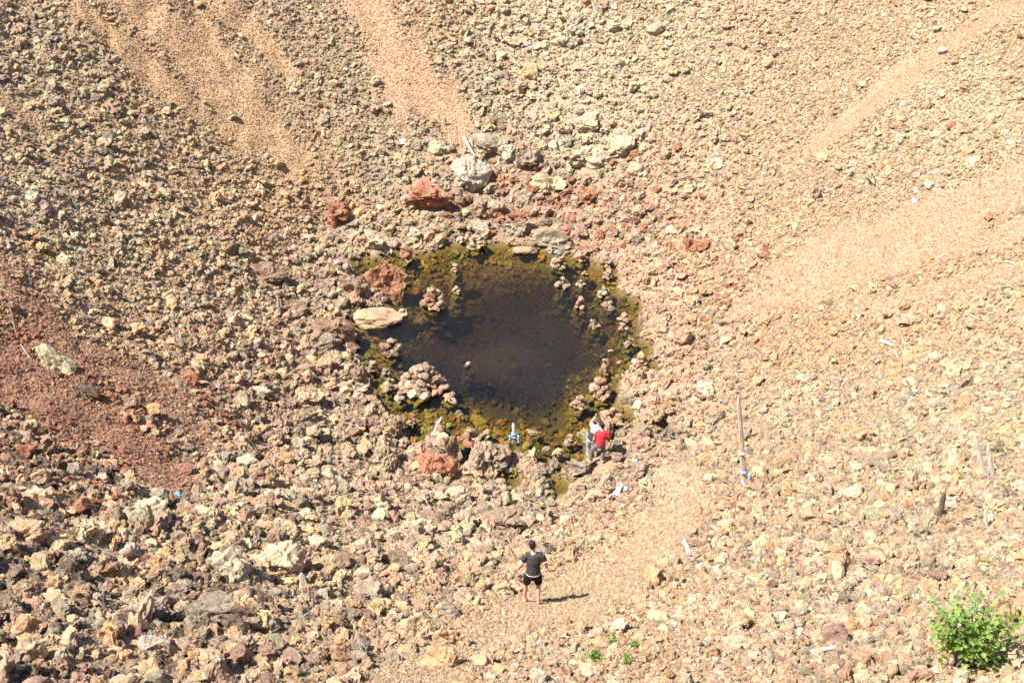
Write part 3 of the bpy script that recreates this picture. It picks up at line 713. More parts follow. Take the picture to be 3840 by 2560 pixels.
# the largest loose stones: things of their own
def tone(c):
    l = c.mean(); rg = c[0] / max(c[1], .01)
    if l < .14: return "dark brown"
    if rg > 1.9: return "rust red"
    if rg > 1.55: return "orange tan"
    if rg > 1.40: return "pinkish tan"
    return "pale lichened" if l > .34 else "grey brown"
def zone(x, y):
    if x < 1350 and y > 1780: return "in the coarse rubble below the red gravel band"
    if y > 1850 and x < 2400: return "on the pale slope around the man in black"
    if y > 1850: return "on the slope around the leafy green bush"
    if x > 2560 and y > 900: return "on the slope around the long weathered post"
    if x > 2560: return "on the pale scree beside the straight orange gravel track"
    if x < 1300 and y > 1000: return "on the brown slope between the red gravel and the pond"
    if x < 1300: return "on the shadowed scree below the orange gravel streaks"
    if y < 900: return "in the boulder band above the far shore"
    return "on the rubble shore of the pond"
for i in pick:
    t_ = tone(ST[i]); z_ = zone(PX[i], PY[i])
    o = link("rock", ROCK_MESH[int(rng.integers(0, 10))], None, SP[i], tuple(rng.uniform(0, 6.28, 3)), tuple(SS[i] * rng.uniform(.9, 1.15, 3)), ST[i])
    tag(o, "larger %s stone %s" % (t_, z_), "rock", "%s stones %s" % (t_, z_))

# everything smaller: uncountable rubble, scree and gravel
def gn_tree():
    g = bpy.data.node_groups.new("strew_stones", 'GeometryNodeTree')
    g.interface.new_socket("Geometry", in_out='INPUT', socket_type='NodeSocketGeometry'); g.interface.new_socket("Geometry", in_out='OUTPUT', socket_type='NodeSocketGeometry')
    gi = g.nodes.new("NodeGroupInput"); go = g.nodes.new("NodeGroupOutput")
    ci = g.nodes.new("GeometryNodeCollectionInfo"); ci.inputs["Collection"].default_value = proto_col
    ci.inputs["Separate Children"].default_value = True; ci.inputs["Reset Children"].default_value = True
    ip = g.nodes.new("GeometryNodeInstanceOnPoints"); ip.inputs["Pick Instance"].default_value = True
    def na(name, dt):
        n = g.nodes.new("GeometryNodeInputNamedAttribute"); n.data_type = dt; n.inputs[0].default_value = name
        return [s for s in n.outputs if s.enabled and s.name == "Attribute"][0]
    g.links.new(gi.outputs[0], ip.inputs["Points"]); g.links.new(ci.outputs[0], ip.inputs["Instance"])
    g.links.new(na("which", 'INT'), ip.inputs["Instance Index"])
    e2r = g.nodes.new("FunctionNodeEulerToRotation"); g.links.new(na("turn", 'FLOAT_VECTOR'), e2r.inputs[0]); g.links.new(e2r.outputs[0], ip.inputs["Rotation"])
    g.links.new(na("size", 'FLOAT_VECTOR'), ip.inputs["Scale"]); g.links.new(ip.outputs[0], go.inputs[0])
    return g
GN = gn_tree()
def strew(name, sel, label, cat):
    n = int(sel.sum())
    if not n: return
    me = bpy.data.meshes.new(name); me.vertices.add(n); me.vertices.foreach_set("co", SP[sel].ravel())
    def attr(nm, ty, key, arr): a = me.attributes.new(nm, ty, 'POINT'); a.data.foreach_set(key, arr.ravel())
    attr("which", 'INT', "value", rng.integers(0, NPROTO, n).astype(np.int32))
    attr("turn", 'FLOAT_VECTOR', "vector", np.stack([rng.normal(0, .5, n), rng.normal(0, .5, n), rng.uniform(0, 6.283, n)], 1).astype(np.float32))
    attr("size", 'FLOAT_VECTOR', "vector", (SS[sel][:, None] * rng.uniform(.88, 1.25, (n, 3))).astype(np.float32))
    attr("tint", 'FLOAT_COLOR', "color", np.concatenate([ST[sel], np.ones((n, 1))], 1).astype(np.float32))
    o = link(name, me); mod = o.modifiers.new("strew", 'NODES'); mod.node_group = GN
    tag(o, label, cat, kind='stuff')
rest = ~single; water = rest & (SD < 0.15); dry = rest & ~water
gravel = dry & (SS < 0.085)
shore = dry & ~gravel & (SD < 2.2)
slope = dry & ~gravel & ~shore
strew("gravel", gravel, "fine orange, tan and red gravel lying over the crater slopes", "gravel")
strew("shore_rubble", shore, "pinkish grey rubble ringing the water's edge", "rubble")
strew("scree", slope & (PX < 1500), "shadowed brown and grey scree on the slope facing across the pond", "scree")
strew("sunlit_scree", slope & (PX >= 1500), "sunlit tan and lichened scree on the far and bushy slopes", "scree")
strew("pond_bed_stones", water, "algae covered olive stones lying under the pond water", "stones")
print("STONES", len(SP), "gravel", int(gravel.sum()), "water", int(water.sum()))

# ------------------------------------------------------------------ cairns: stone piles built in the water
for ci, (px, py, w, h, n, cols, label) in enumerate(CAIRNS):
    r_ = np.random.default_rng(900 + ci)
    base = CPOS[ci]; s = m_per_px(base); W = w * s; H = h * s * 0.98
    H = min(H, W * 1.5)
    root = empty("stone_cairn", (base[0], base[1], 0), label, "cairn", "stone piles built in the pond")
    # stone size so that n stones fill the cone
    a = (W * W * H * 0.55 / n) ** (1 / 3) * 1.18
    a = min(a, W * 0.75)
    layers = max(2, int(round(H / (a * 0.62)))) if n > 3 else min(n, 2)
    cnt = np.array([(1 - k / layers) ** 1.7 + 0.12 for k in range(layers)]); cnt = np.maximum(1, np.round(cnt / cnt.sum() * n)).astype(int)
    for k in range(layers):
        f = k / max(1, layers - 0.3)
        R = max(0.0, (W / 2 - a * 0.35) * (1 - f ** 1.25) * r_.uniform(.85, 1.08))
        m = cnt[k]
        for j in range(m):
            if m == 1: x = y = 0.0
            else:
                th = 6.283 * (j + r_.uniform(-.25, .25)) / m + k * 1.1
                rr = R * (1.0 if (j % 3 or m < 5) else 0.45)
                x, y = rr * math.cos(th), rr * 0.85 * math.sin(th)
            sz = a * r_.uniform(.62, 1.34) * (1.12 if k == 0 else 1.0)
            z = a * 0.10 + k * a * 0.60 + r_.uniform(-.04, .04) * a
            c = np.array(PAL[cols[int(r_.integers(0, len(cols)))]]) * np.exp(r_.normal(0, .12))
            link("stone", PEBBLE_MESH[int(r_.integers(0, 8))] if r_.random() < .3 else ROCK_MESH[int(r_.integers(0, 10))], root, (x + r_.normal(0, .03) * W, y, z),
                 (r_.normal(0, .3), r_.normal(0, .3), r_.uniform(0, 6.28)), tuple(sz * r_.uniform(.9, 1.12, 3) * np.array((1.12, 1.0, .95))), tuple(np.clip(c, 0, .8)))
    zb = hgt(base[0], base[1]); k = 0
    while -.16 - k * .3 > zb and k < 6:      # the sunken footing
        for j in range(4):
            th = j * 1.57 + k * .8 + r_.uniform(-.3, .3); rr = W * (.30 + .10 * k)
            link("stone", ROCK_MESH[int(r_.integers(0, 10))], root, (rr * math.cos(th), rr * math.sin(th), -.20 - k * .3), (r_.normal(0, .3), r_.normal(0, .3), r_.uniform(0, 6.28)), (max(.34, W * .62),) * 2 + (.36,), (.20, .15, .028))
        k += 1

# ------------------------------------------------------------------ weathered wood
M_WOOD = plain("weathered_wood", (.46, .40, .33), .9, 30, .35, .1, .6, (1, 1, .08))
M_PALEWOOD = plain("bleached_wood", (.74, .68, .58), .9, 30, .2, .1, .5, (1, 1, .08))
M_POST = plain("split_post_wood", (.58, .50, .39), .9, 26, .5, .1, .6, (1, 1, .06))
M_DARKWOOD = plain("dark_wood", (.20, .16, .125), .9, 30, .4, .1, .6, (1, 1, .08))
M_BLUE = plain("sky_blue_cloth", (.22, .50, .72), .8, 20, .15, .2)
M_PALEBLUE = plain("faded_blue_cloth", (.36, .60, .80), .8, 20, .15, .2)
M_AQUA = plain("turquoise_cloth", (.20, .62, .60), .8)
M_WHITE = plain("white_cloth", (.78, .78, .78), .7)
M_YELLOW = plain("yellow_cord", (.72, .58, .16), .8)

def tube(pts, rad, seg=10, cap=True, ref=(1, 0, 0), jag=0.0, seed=0):
    """a swept solid; rad = one radius or (across, deep) per point"""
    pts = [Vector(p) for p in pts]; V = []; F = []; n = len(pts); rr = random.Random(seed)
    rad = [(r, r) if not hasattr(r, '__len__') else r for r in rad]
    ref = Vector(ref)
    rows = []
    for i, p in enumerate(pts):
        d = (pts[min(i + 1, n - 1)] - pts[max(i - 1, 0)]).normalized()
        u = (ref - d * ref.dot(d))
        if u.length < 1e-3: u = Vector((0, 1, 0)) - d * d.y
        u.normalize(); w = d.cross(u)
        row = []
        for k in range(seg):
            a = 6.28318 * k / seg; j = 1 + (rr.uniform(-jag, jag) if jag else 0)
            row.append(len(V)); V.append(p + u * math.cos(a) * rad[i][0] * j + w * math.sin(a) * rad[i][1] * j)
        rows.append(row)
    for a, b in zip(rows, rows[1:]):
        for k in range(seg): F.append((a[k], a[(k + 1) % seg], b[(k + 1) % seg], b[k]))
    if cap:
        for row, rev, p in ((rows[0], True, pts[0]), (rows[-1], False, pts[-1])):
            c = len(V); V.append(Vector(p))
            for k in range(seg):
                f = (row[k], row[(k + 1) % seg], c); F.append(f[::-1] if rev else f)
    return V, F
def joinm(parts):
    V = []; F = []
    for v, f in parts:
        o = len(V); V += [tuple(x) for x in v]; F += [tuple(i + o for i in q) for q in f]
    return V, F
def strip(pts, width, th=0.004, side=(1, 0, 0)):
    """a ribbon with thickness"""
    V = []; F = []; S = Vector(side).normalized()
    pts = [Vector(p) for p in pts]
    for i, p in enumerate(pts):
        d = (pts[min(i + 1, len(pts) - 1)] - pts[max(0, i - 1)]).normalized(); s = (S - d * S.dot(d))
        s = s.normalized() if s.length > 1e-4 else Vector((0, 1, 0)); nn = d.cross(s) * th / 2
        w = width * (1 + 0.25 * math.sin(i * 2.1)) / 2
        V += [p + s * w + nn, p - s * w + nn, p - s * w - nn, p + s * w - nn]
    for i in range(len(pts) - 1):
        a = 4 * i; b = a + 4
        for k in range(4): F.append((a + k, a + (k + 1) % 4, b + (k + 1) % 4, b + k))
    F.append((3, 2, 1, 0)); e = 4 * (len(pts) - 1); F.append((e, e + 1, e + 2, e + 3))
    return V, F

def stake(name, base, top, w, mat, label, cat, ribbons=(), flat=.55, n=9, seed=0, bend=0.0, group=None):
    """split timber: flat-sided, tapering to a splintered top; base, top are photo pixels"""
    b = at(*base); t_ = on_yplane(top[0], top[1], b[1] + 0.02)
    s = m_per_px(b); W = w * s; rr = random.Random(seed)
    L = Vector(t_ - b); b0 = Vector((0, 0, 0)) - L.normalized() * 0.12
    side = Vector((0, 1, 0)); sw = L.normalized().cross(side).normalized()
    pts = []; rad = []
    for i in range(n):
        f = i / (n - 1); k = 1 - 0.25 * f
        if f > .86: k *= max(.25, 1 - (f - .86) * 4.5)
        pts.append(b0 + (L - b0) * f + sw * (bend * W * math.sin(f * 3.1) + rr.uniform(-.05, .05) * W)); rad.append((W / 2 * k * rr.uniform(.9, 1.1), W / 2 * flat * k))
    V, F = tube(pts, rad, 7, True, sw, .12, seed)
    root = link(name, mesh_from(name, V, F, mat, False), None, tuple(b)); tag(root, label, cat, group)
    for f, m, tails in ribbons:
        p = L * f; r = W * .62; parts = []
        for z in (-.02, .015): parts.append(tube([p + Vector((r * math.cos(a), r * math.sin(a) * .75, z + .012 * math.sin(3 * a))) for a in np.linspace(0, 6.0, 14)], [(.022, .012)] * 14, 6, True, (0, 0, 1)))
        for q in range(tails):
            sx = (-1 if q % 2 else 1)
            parts.append(strip([p + Vector((sx * (r + .02 + .05 * u + .02 * math.sin(u * 5)), -r * .8 - .03 * u, -.02 - (.16 + .05 * q) * u)) for u in np.linspace(0, 1.25, 7)], .07, .006))
        V, F = joinm(parts); link("ribbon", mesh_from("ribbon", V, F, m), root)
    return root
STK = "weathered sticks stuck in the stones"
stake("post", (2794,1812), (2768,1482), 22, M_POST, "long split weathered post leaning on the slope with blue ribbon at its foot", "post", ((.02, M_BLUE, 2), (.14, M_PALEBLUE, 1), (.36, M_WHITE, 0)), seed=1)
stake("stake", (1932,1672), (1925,1585), 17, M_PALEWOOD, "pale wooden stake wrapped in faded blue ribbon at the near shore", "stake", ((.55, M_PALEBLUE, 2), (.40, M_PALEBLUE, 1)), seed=2)
stake("stake", (1622,1634), (1657,1562), 13, M_PALEWOOD, "slanting grey white stake with a pale blue ribbon near the red rock", "stake", ((.12, M_PALEBLUE, 2),), seed=3)
stake("stake", (3427,1494), (3398,1420), 12, M_WOOD, "thin grey stake with a turquoise ribbon round its foot", "stake", ((.05, M_AQUA, 2),), seed=4)
stake("stake", (3700,1794), (3653,1637), 24, M_PALEWOOD, "taller leaning stake of the pale pair above the bush", "stake", seed=5)
stake("stake", (3722,1782), (3704,1668), 20, M_PALEWOOD, "shorter stake of the pale pair above the bush", "stake", seed=6)
stake("stake", (3519,1942), (3541,1842), 28, M_DARKWOOD, "short thick dark board stuck among tan stones", "stake", seed=7)
stake("stake", (3704,1982), (3692,1912), 15, M_PALEWOOD, "short bleached stake below the pale pair", "stake", seed=8)
stake("stake", (2577,1146), (2572,1100), 10, M_PALEWOOD, "white stick upright on the pinkish slope by the pond", "stick", seed=9)
stake("stake", (64,1258), (30,1120), 9, M_WOOD, "long thin grey stick leaning in the red gravel", "stick", seed=10)
stake("stake", (112,1342), (78,1292), 10, M_PALEWOOD, "short pale stick beside the long lichen covered rock", "stick", seed=11)
stake("stake", (683,1302), (674,1238), 9, M_PALEWOOD, "thin pale stick upright on the brown slope", "stick", seed=12)
stake("stake", (1048,1172), (1042,1114), 15, M_WOOD, "grey wooden stub upright on the brown slope by the hump boulder", "stake", seed=13)
stake("stake", (1302,1322), (1301,1283), 7, M_PALEWOOD, "thin white stick planted on the pond's weedy shore", "stick", seed=14)
stake("stake", (1666,472), (1667,436), 16, M_WOOD, "short grey stump at the foot of the wide orange streak", "stake", seed=15)
stake("stake", (1695,558), (1689,522), 8, M_PALEWOOD, "small bent grey stick beside the yellowish boulder below the streak", "stick", seed=16)
stake("stake", (1587,1618), (1592,1590), 5, M_PALEWOOD, "tiny white twig upright at the edge of the near spit", "twig", seed=17)
stake("stake", (2918,2342), (2916,2292), 11, M_PALEWOOD, "short pale post beside the white stained boulder", "stake", seed=18)
stake("stake", (2806,2306), (2814,2252), 6, M_PALEWOOD, "forked pale twig upright on the bushy slope", "twig", seed=19, bend=1.2)
stake("stake", (3634,1264), (3624,1234), 7, M_PALEWOOD, "small pale stick upright high on the tan slope", "stick", seed=20)
stake("stake", (2408,480), (2408,448), 12, M_WOOD, "small grey stub on the pale far slope", "stake", seed=21)
stake("stake", (1618,672), (1626,624), 9, M_WOOD, "grey forked stick above the red wedge boulder", "stick", seed=22)
stake("stake", (1800,1770), (1758,1722), 7, M_PALEWOOD, "pale stick lying against the big grey inlet boulder", "stick", seed=23)
stake("stake", (2273,900), (2272,940), 3, M_PALEWOOD, "tiny white twig at the far shore corner", "twig", seed=24)
stake("stake", (2751,1420), (2744,1384), 4, M_PALEWOOD, "hair thin pale twig on the pinkish slope", "twig", seed=25)
# the white stick with its cloth on the tall pink cairn
c_ = CPOS[1]; tp = Vector((c_[0] - .04, c_[1] + .03, .50))
V, F = tube([tp, tp + Vector((0, 0, .35)), tp + Vector((-.03, .0, .78))], [.016, .014, .009], 6)
cs = link("stick", mesh_from("stick", V, F, M_PALEWOOD)); tag(cs, "thin white stick standing on the tall pink stone pile", "stick")
V, F = joinm([strip([tp + Vector((-.02 - .16 * u, -.04, .16 - .10 * u + .03 * math.sin(u * 6))) for u in np.linspace(0, 1, 7)], .13, .006, (0, 0, 1)), tube([tp + Vector((.03 * math.cos(a), .03 * math.sin(a), .17)) for a in np.linspace(0, 6, 10)], [.016] * 10, 5)])
link("ribbon", mesh_from("ribbon", V, F, M_BLUE), cs)

def lying(name, a, b, w, mat, label, cat, bend=0.0, seed=0, n=8, lift=.03, flat=1.0):
    A = Vector(at(*a)); B = Vector(at(*b)); s = m_per_px(A); W = w * s; rr = random.Random(seed)
    up = Vector((0, -.5, .86)); M = (A + B) / 2
    A = A + up * (lift + W * .3); B = B + up * (lift + W * .3)
    pts = [A.lerp(B, i / (n - 1)) + up * (bend * (B - A).length * math.sin(3.14159 * i / (n - 1))) + Vector((0, 0, rr.uniform(-.1, .1) * W)) - M for i in range(n)]
    rad = [(W / 2 * (1 - .35 * i / (n - 1)) * rr.uniform(.85, 1.12), W / 2 * flat * (1 - .35 * i / (n - 1))) for i in range(n)]
    V, F = tube(pts, rad, 8, True, (0, 0, 1), .08, seed)
    o = link(name, mesh_from(name, V, F, mat), None, tuple(M)); return tag(o, label, cat)
lying("driftwood", (3038,2446), (3178,2424), 17, M_PALEWOOD, "thick bent driftwood branch lying beside the bush", "driftwood", .10, 1)
lying("driftwood", (2560,2028), (2584,2092), 20, M_PALEWOOD, "twisted bleached piece of wood right of the sandy path", "driftwood", .12, 2)
lying("driftwood", (1486,2048), (1556,2104), 7, M_WOOD, "long pale stick sloping down beside the overhanging slab", "driftwood", .05, 3)
lying("driftwood", (1738,520), (1782,598), 26, M_WOOD, "grey split log leaning beside the grey white slab boulder", "driftwood", .03, 4, flat=.5)
lying("driftwood", (1395,1895), (1452,1852), 15, M_WOOD, "grey branch lying on the lichened boulder", "driftwood", .04, 5, lift=.12)
lying("driftwood", (3300,1282), (3345,1300), 15, M_PALEWOOD, "white knotty root piece on the tan slope", "driftwood", .15, 6)
lying("driftwood", (3508,972), (3548,952), 6, M_PALEWOOD, "thin pale stick lying on the red gravel apron", "driftwood", .03, 7)
lying("driftwood", (3765,982), (3808,997), 6, M_PALEWOOD, "curved pale stick lying above the red gravel apron's stones", "driftwood", .10, 8)
lying("driftwood", (3434,2196), (3474,2224), 7, M_PALEWOOD, "straight pale stick lying just above the bush", "driftwood", .02, 9)
lying("driftwood", (3490,1500), (3528,1508), 6, M_PALEWOOD, "pale sliver of wood beside the turquoise ribbon", "driftwood", .03, 10)
lying("driftwood", (2745,1382), (2768,1418), 5, M_PALEWOOD, "thin pale twig lying above the long post", "driftwood", .03, 11)
lying("driftwood", (3350,1318), (3366,1344), 5, M_PALEWOOD, "thin curved twig below the knotty root piece", "driftwood", .10, 12)
lying("driftwood", (1600,1150), (1610,1153), 3, M_PALEWOOD, "white twig in the water by the leaning red cone", "twig", .0, 13)
lying("driftwood", (1005,1100), (1032,1108), 7, M_PALEWOOD, "pale splinter below the hump boulder", "driftwood", .05, 14)
lying("driftwood", (1172,1212), (1204,1226), 7, M_PALEWOOD, "white splinter on the large sloping slab", "driftwood", .02, 15, lift=.2)
lying("driftwood", (3595,1265+330), (3600,1300+330), 5, M_PALEWOOD, "thin twig lying above the pale pair of stakes", "driftwood", .04, 16)
# split bundle of wood with a yellow cord
b_ = Vector(at(1143, 2212)); s_ = m_per_px(b_); root = empty("wood_bundle", tuple(b_), "upright weathered block of split wood tied with a yellow cord", "wood")
for k, (dx, hh, ww) in enumerate(((-.055, .46, .055), (-.015, .52, .06), (.035, .47, .05), (.06, .36, .045))):
    V, F = tube([Vector((dx * 1.15 + .03 * k, .02 * (k % 2), -.08)), Vector((dx, 0, hh * .5)), Vector((dx * .8 - .02, .0, hh))], [(ww * .62, ww * .5), (ww * .58, ww * .5), (ww * .4, ww * .3)], 6, True, (1, 0, 0), .15, k)
    link("split_log", mesh_from("split_log", V, F, M_PALEWOOD, False), root)
V, F = joinm([tube([Vector((.105 * math.cos(a) + .005, .055 * math.sin(a), .16 + .02 * math.cos(a))) for a in np.linspace(0, 6.3, 16)], [.009] * 16, 5), tube([Vector((-.09, -.05, .16)), Vector((-.11, -.06, .06)), Vector((-.10, -.06, -.04))], [.008] * 3, 5)])
link("cord", mesh_from("cord", V, F, M_YELLOW), root)

# ------------------------------------------------------------------ cloth and litter on the stones
def cloth(name, px, py, w, h, mat, label, cat, ang=0.0, th=.006, lumps=.05, seed=0):
    """a crumpled strip of cloth lying over the stones"""
    p = Vector(at(px, py)); s = m_per_px(p); W = w * s; H = h * s * 1.25; n, m = 9, 7
    V = []; F = []
    for k in (0, 1):
        for j in range(m):
            for i in range(n):
                u = i / (n - 1) - .5; v = j / (m - 1) - .5
                x = u * W * math.cos(ang) - v * H * math.sin(ang); y = u * W * math.sin(ang) + v * H * math.cos(ang)
                q = np.array([[x * 7 + seed, y * 7, seed * .7]])
                z = hgt(p.x + x, p.y + y) - p.z + .09 + lumps * float(vnoise(q, seed)[0]) + lumps * .5 * float(vnoise(q * 2.7, seed)[0])
                V.append((x + .2 * lumps * math.sin(9 * v + seed), y, z - k * th))
    for j in range(m - 1):
        for i in range(n - 1):
            a = j * n + i; F.append((a, a + 1, a + n + 1, a + n)); b = a + n * m; F.append((b + n, b + n + 1, b + 1, b))
    rim = [i for i in range(n)] + [j * n + n - 1 for j in range(1, m)] + [(m - 1) * n + i for i in range(n - 2, -1, -1)] + [j * n for j in range(m - 2, 0, -1)]
    for a, b in zip(rim, rim[1:] + rim[:1]): F.append((b, a, a + n * m, b + n * m))
    o = link(name, mesh_from(name, V, F, mat), None, tuple(p)); return tag(o, label, cat)
cloth("ribbon", 655, 1861, 44, 15, M_BLUE, "bright blue ribbon lying on rocks under the red gravel band", "ribbon", .35, seed=1)
cloth("ribbon", 668, 1853, 14, 22, M_BLUE, "knotted end piece next to the bright blue ribbon", "ribbon", .1, seed=2)
cloth("scarf", 2318, 1842, 22, 56, M_PALEBLUE, "wider crumpled pale blue scarf draped beside the sandy path", "scarf", -.35, seed=3)
cloth("scarf", 2346, 1830, 13, 40, M_PALEBLUE, "narrow pale blue scarf end beside the wider one", "scarf", -.1, seed=4)
cloth("ribbon", 2376, 1735, 26, 10, M_BLUE, "small blue strip lying on the rock near the people", "ribbon", .0, seed=5)
cloth("ribbon", 2104, 2010, 9, 14, M_PALEBLUE, "tiny pale blue scrap on lichened rock above the man", "ribbon", .0, seed=6)
cloth("ribbon", 2321, 520, 8, 26, M_WHITE, "small white ribbon on the pale far slope", "ribbon", .3, seed=7)
cloth("ribbon", 3104, 1541, 17, 8, M_BLUE, "small blue bow on the slope past the long post", "ribbon", .1, seed=8)
cloth("plastic_bag", 3430, 756, 22, 20, M_PALEBLUE, "crumpled bluish white plastic bag on the pale scree", "bag", .2, .02, .07, 9)
cloth("plastic_bag", 321, 1032, 26, 8, M_WHITE, "flat white plastic scrap in the shadowed scree", "litter", .0, seed=10)
cloth("ribbon", 3345, 1650, 9, 14, M_BLUE, "tiny blue scrap between lichened stones below the turquoise ribbon", "ribbon", .3, seed=11)
cloth("paper", 2118, 2393, 24, 18, M_WHITE, "larger white paper scrap between the man and the small plants", "litter", .6, seed=12)
cloth("paper", 2212, 2397, 20, 14, M_WHITE, "smaller white paper scrap nearer the small plants", "litter", -.5, seed=13)
cloth("plastic_bag", 3772, 502, 16, 14, M_WHITE, "white scrap beyond the dark red rock on the pale scree", "litter", .1, seed=14)
cloth("paper", 1512, 537, 22, 14, M_WHITE, "white scrap beside the rounded grey boulder under the streak", "litter", .4, seed=15)
M_JKT = plain("purple_grey_cloth", (.16, .13, .15), .9, 18, .3)
cloth("jacket", 2198, 1692, 40, 30, M_JKT, "purplish grey jacket laid on rocks left of the person in red", "jacket", -.5, .03, .10, 16)
# white quartz lumps
# ------------------------------------------------------------------ plants
def leafmat(name, col):
    m, t, p = new_mat(name); p.inputs["Roughness"].default_value = .55; p.inputs["Specular IOR Level"].default_value = .3
    a = t.nodes.new("ShaderNodeAttribute"); a.attribute_type = 'GEOMETRY'; a.attribute_name = "tone"
    r = ramp(t, [(0, tuple(c * .55 for c in col)), (.5, col), (1, tuple(min(1, c * 1.6) for c in col))]); t.links.new(a.outputs["Fac"], r.inputs[0])
    t.links.new(r.outputs[0], p.inputs["Base Color"])
    tl = t.nodes.new("ShaderNodeBsdfTranslucent"); mx = t.nodes.new("ShaderNodeMixShader"); mx.inputs[0].default_value = .35
    c2 = mixc(t, 'MULTIPLY', 1.0, r.outputs[0], (1.5, 1.4, .6)); t.links.new(c2, tl.inputs[0])
    out = t.nodes["Material Output"]; t.links.new(p.outputs[0], mx.inputs[1]); t.links.new(tl.outputs[0], mx.inputs[2]); t.links.new(mx.outputs[0], out.inputs[0])
    return m
M_LEAF = leafmat("green_leaf", (.190, .300, .065)); M_LEAF2 = leafmat("yellowgreen_leaf", (.150, .260, .045))
M_TWIG = plain("twig_bark", (.30, .24, .19), .9, 20, .3)
def add_leaf(V, F, T, c, size, rr, tone):
    q = Euler((rr.uniform(-.9, .5), rr.uniform(-.8, .8), rr.uniform(0, 6.28))).to_matrix()
    o = len(V)
    shape = [(0, -.5, 0), (.32, -.32, .06), (.55, .0, .10), (.30, .10, .05), (.34, .42, .08), (0, .58, -.02), (-.34, .42, .08), (-.30, .10, .05), (-.55, .0, .10), (-.32, -.32, .06), (0, .02, -.03)]
    for s in shape: V.append(tuple(Vector(c) + q @ (Vector(s) * size)))
    for k in range(10): F.append((o + k, o + (k + 1) % 10, o + 10)); T.append(tone)
def shrub(name, base, spec, leafm, label, cat, n_stem, height, spread, n_leaf, leaf, seed, bare=.25, group=None):
    rr = random.Random(seed); root = empty(name, tuple(base), label, cat, group)
    stems = []; tips = []
    for k in range(n_stem):
        a = rr.uniform(0, 6.28); r = spread * math.sqrt(rr.random()) ; h = height * rr.uniform(.55, 1.0) * (1 - .25 * (r / max(spread, .01)) ** 2)
        e = Vector((r * math.cos(a), r * math.sin(a) * .8, h)); b = Vector((rr.uniform(-.12, .12) * spread * 2, rr.uniform(-.1, .1) * spread * 2, -.05))
        mid = b.lerp(e, .5) + Vector((rr.uniform(-.05, .05), rr.uniform(-.05, .05), .12 * h))
        pts = [b.lerp(mid, t) * (1 - t) + mid.lerp(e, t) * t for t in np.linspace(0, 1, 6)]
        stems.append(tube(pts, [.013 * height * (1 - .8 * i / 5) + .002 for i in range(6)], 5, True, (1, 0, 0), 0, k)); tips.append(pts)
    V, F = joinm(stems); link("stems", mesh_from("stems", V, F, M_TWIG), root)
    V, F, T = [], [], []
    for i in range(n_leaf):
        pts = tips[rr.randrange(len(tips))]; t = rr.uniform(bare, 1.05); x = t * 5; i0 = min(int(x), 4)
        p = pts[i0].lerp(pts[i0 + 1], x - i0)
        j = .05 * height + .10 * spread * (.35 + t)
        p = p + Vector((rr.gauss(0, j), rr.gauss(0, j), rr.gauss(0, j * .8)))
        if p.z < .02: continue
        add_leaf(V, F, T, p, leaf * rr.uniform(.6, 1.2), rr, min(1, max(0, rr.gauss(.5, .22))))
    me = mesh_from("foliage", V, F, leafm, False)
    a = me.attributes.new("tone", 'FLOAT', 'FACE'); a.data.foreach_set("value", np.array(T, np.float32))
    tag(link("foliage", me, root), kind='stuff')
    return root
shrub("leafy_shrub", BUSH, None, M_LEAF, "leafy bright green bush with bare grey stems", "bush", 24, 1.75, .80, 950, .095, 3, .34)
shrub("small_plant", at(2232,2478), None, M_LEAF2, "densest little green plant, round, lowest of the group", "plant", 14, .26, .17, 260, .05, 4, .05)
shrub("small_plant", at(2298,2430), None, M_LEAF2, "tall thin green sprig standing behind the round plant", "plant", 6, .62, .08, 120, .04, 5, .1)
shrub("small_plant", at(2376,2430), None, M_LEAF2, "sparse yellow green sprig among orange stones", "plant", 8, .28, .14, 110, .04, 6, .1)
shrub("small_plant", at(2350,2494), None, M_LEAF2, "small dark green sprig beside a red brick shaped stone", "plant", 8, .38, .10, 130, .042, 7, .1)
shrub("small_plant", at(2314,2306), None, M_LEAF2, "tiny pale green sprout above the other small plants", "plant", 4, .16, .08, 34, .035, 8, .1)
shrub("small_plant", at(2384,2360), None, M_LEAF2, "tiny green sprout alone near the broad lichened boulder", "plant", 4, .16, .06, 30, .035, 9, .1)
shrub("grass_tuft", at(1673,866), None, M_LEAF, "small moss green tuft at the far edge of the pond", "plant", 8, .22, .10, 60, .05, 10, .1)
shrub("grass_tuft", at(1744,868), None, M_LEAF, "second moss green tuft further along the far edge", "plant", 8, .2, .08, 50, .05, 11, .1)
shrub("grass_tuft", at(2441,1046), None, M_LEAF, "green tuft between pink stones by the pond", "plant", 8, .16, .10, 50, .05, 12, .1)

# ------------------------------------------------------------------ people
M_SKIN = plain("skin", (.62, .37, .24), .6, 25, .08, .3)
M_HAIR = plain("black_hair", (.018, .015, .014), .6, 60, .3, .3)
M_CHAR = plain("charcoal_jersey", (.060, .055, .055), .85, 14, .2, .2, .3)
M_BLACK = plain("black_shorts", (.016, .016, .017), .85, 14, .3, .2, .3)
M_RED = plain("red_jersey", (.60, .045, .055), .8, 14, .15, .2, .3)
M_GREYT = plain("grey_trousers", (.17, .17, .165), .85, 14, .2, .2, .3)
M_STONET = plain("pale_grey_trousers", (.42, .39, .36), .85, 14, .15, .2, .3)
M_WHT = plain("white_jersey", (.74, .74, .74), .8, 14, .08, .2, .2)
M_NAVY = plain("dark_blue_cloth", (.050, .058, .085), .8, 14, .2, .2, .2)
M_SHOE = plain("tan_shoes", (.40, .28, .19), .7, 14, .2)
M_EYE = plain("eye", (.02, .015, .012), .3)
M_CAMBODY = plain("camera_black", (.02, .02, .022), .4)

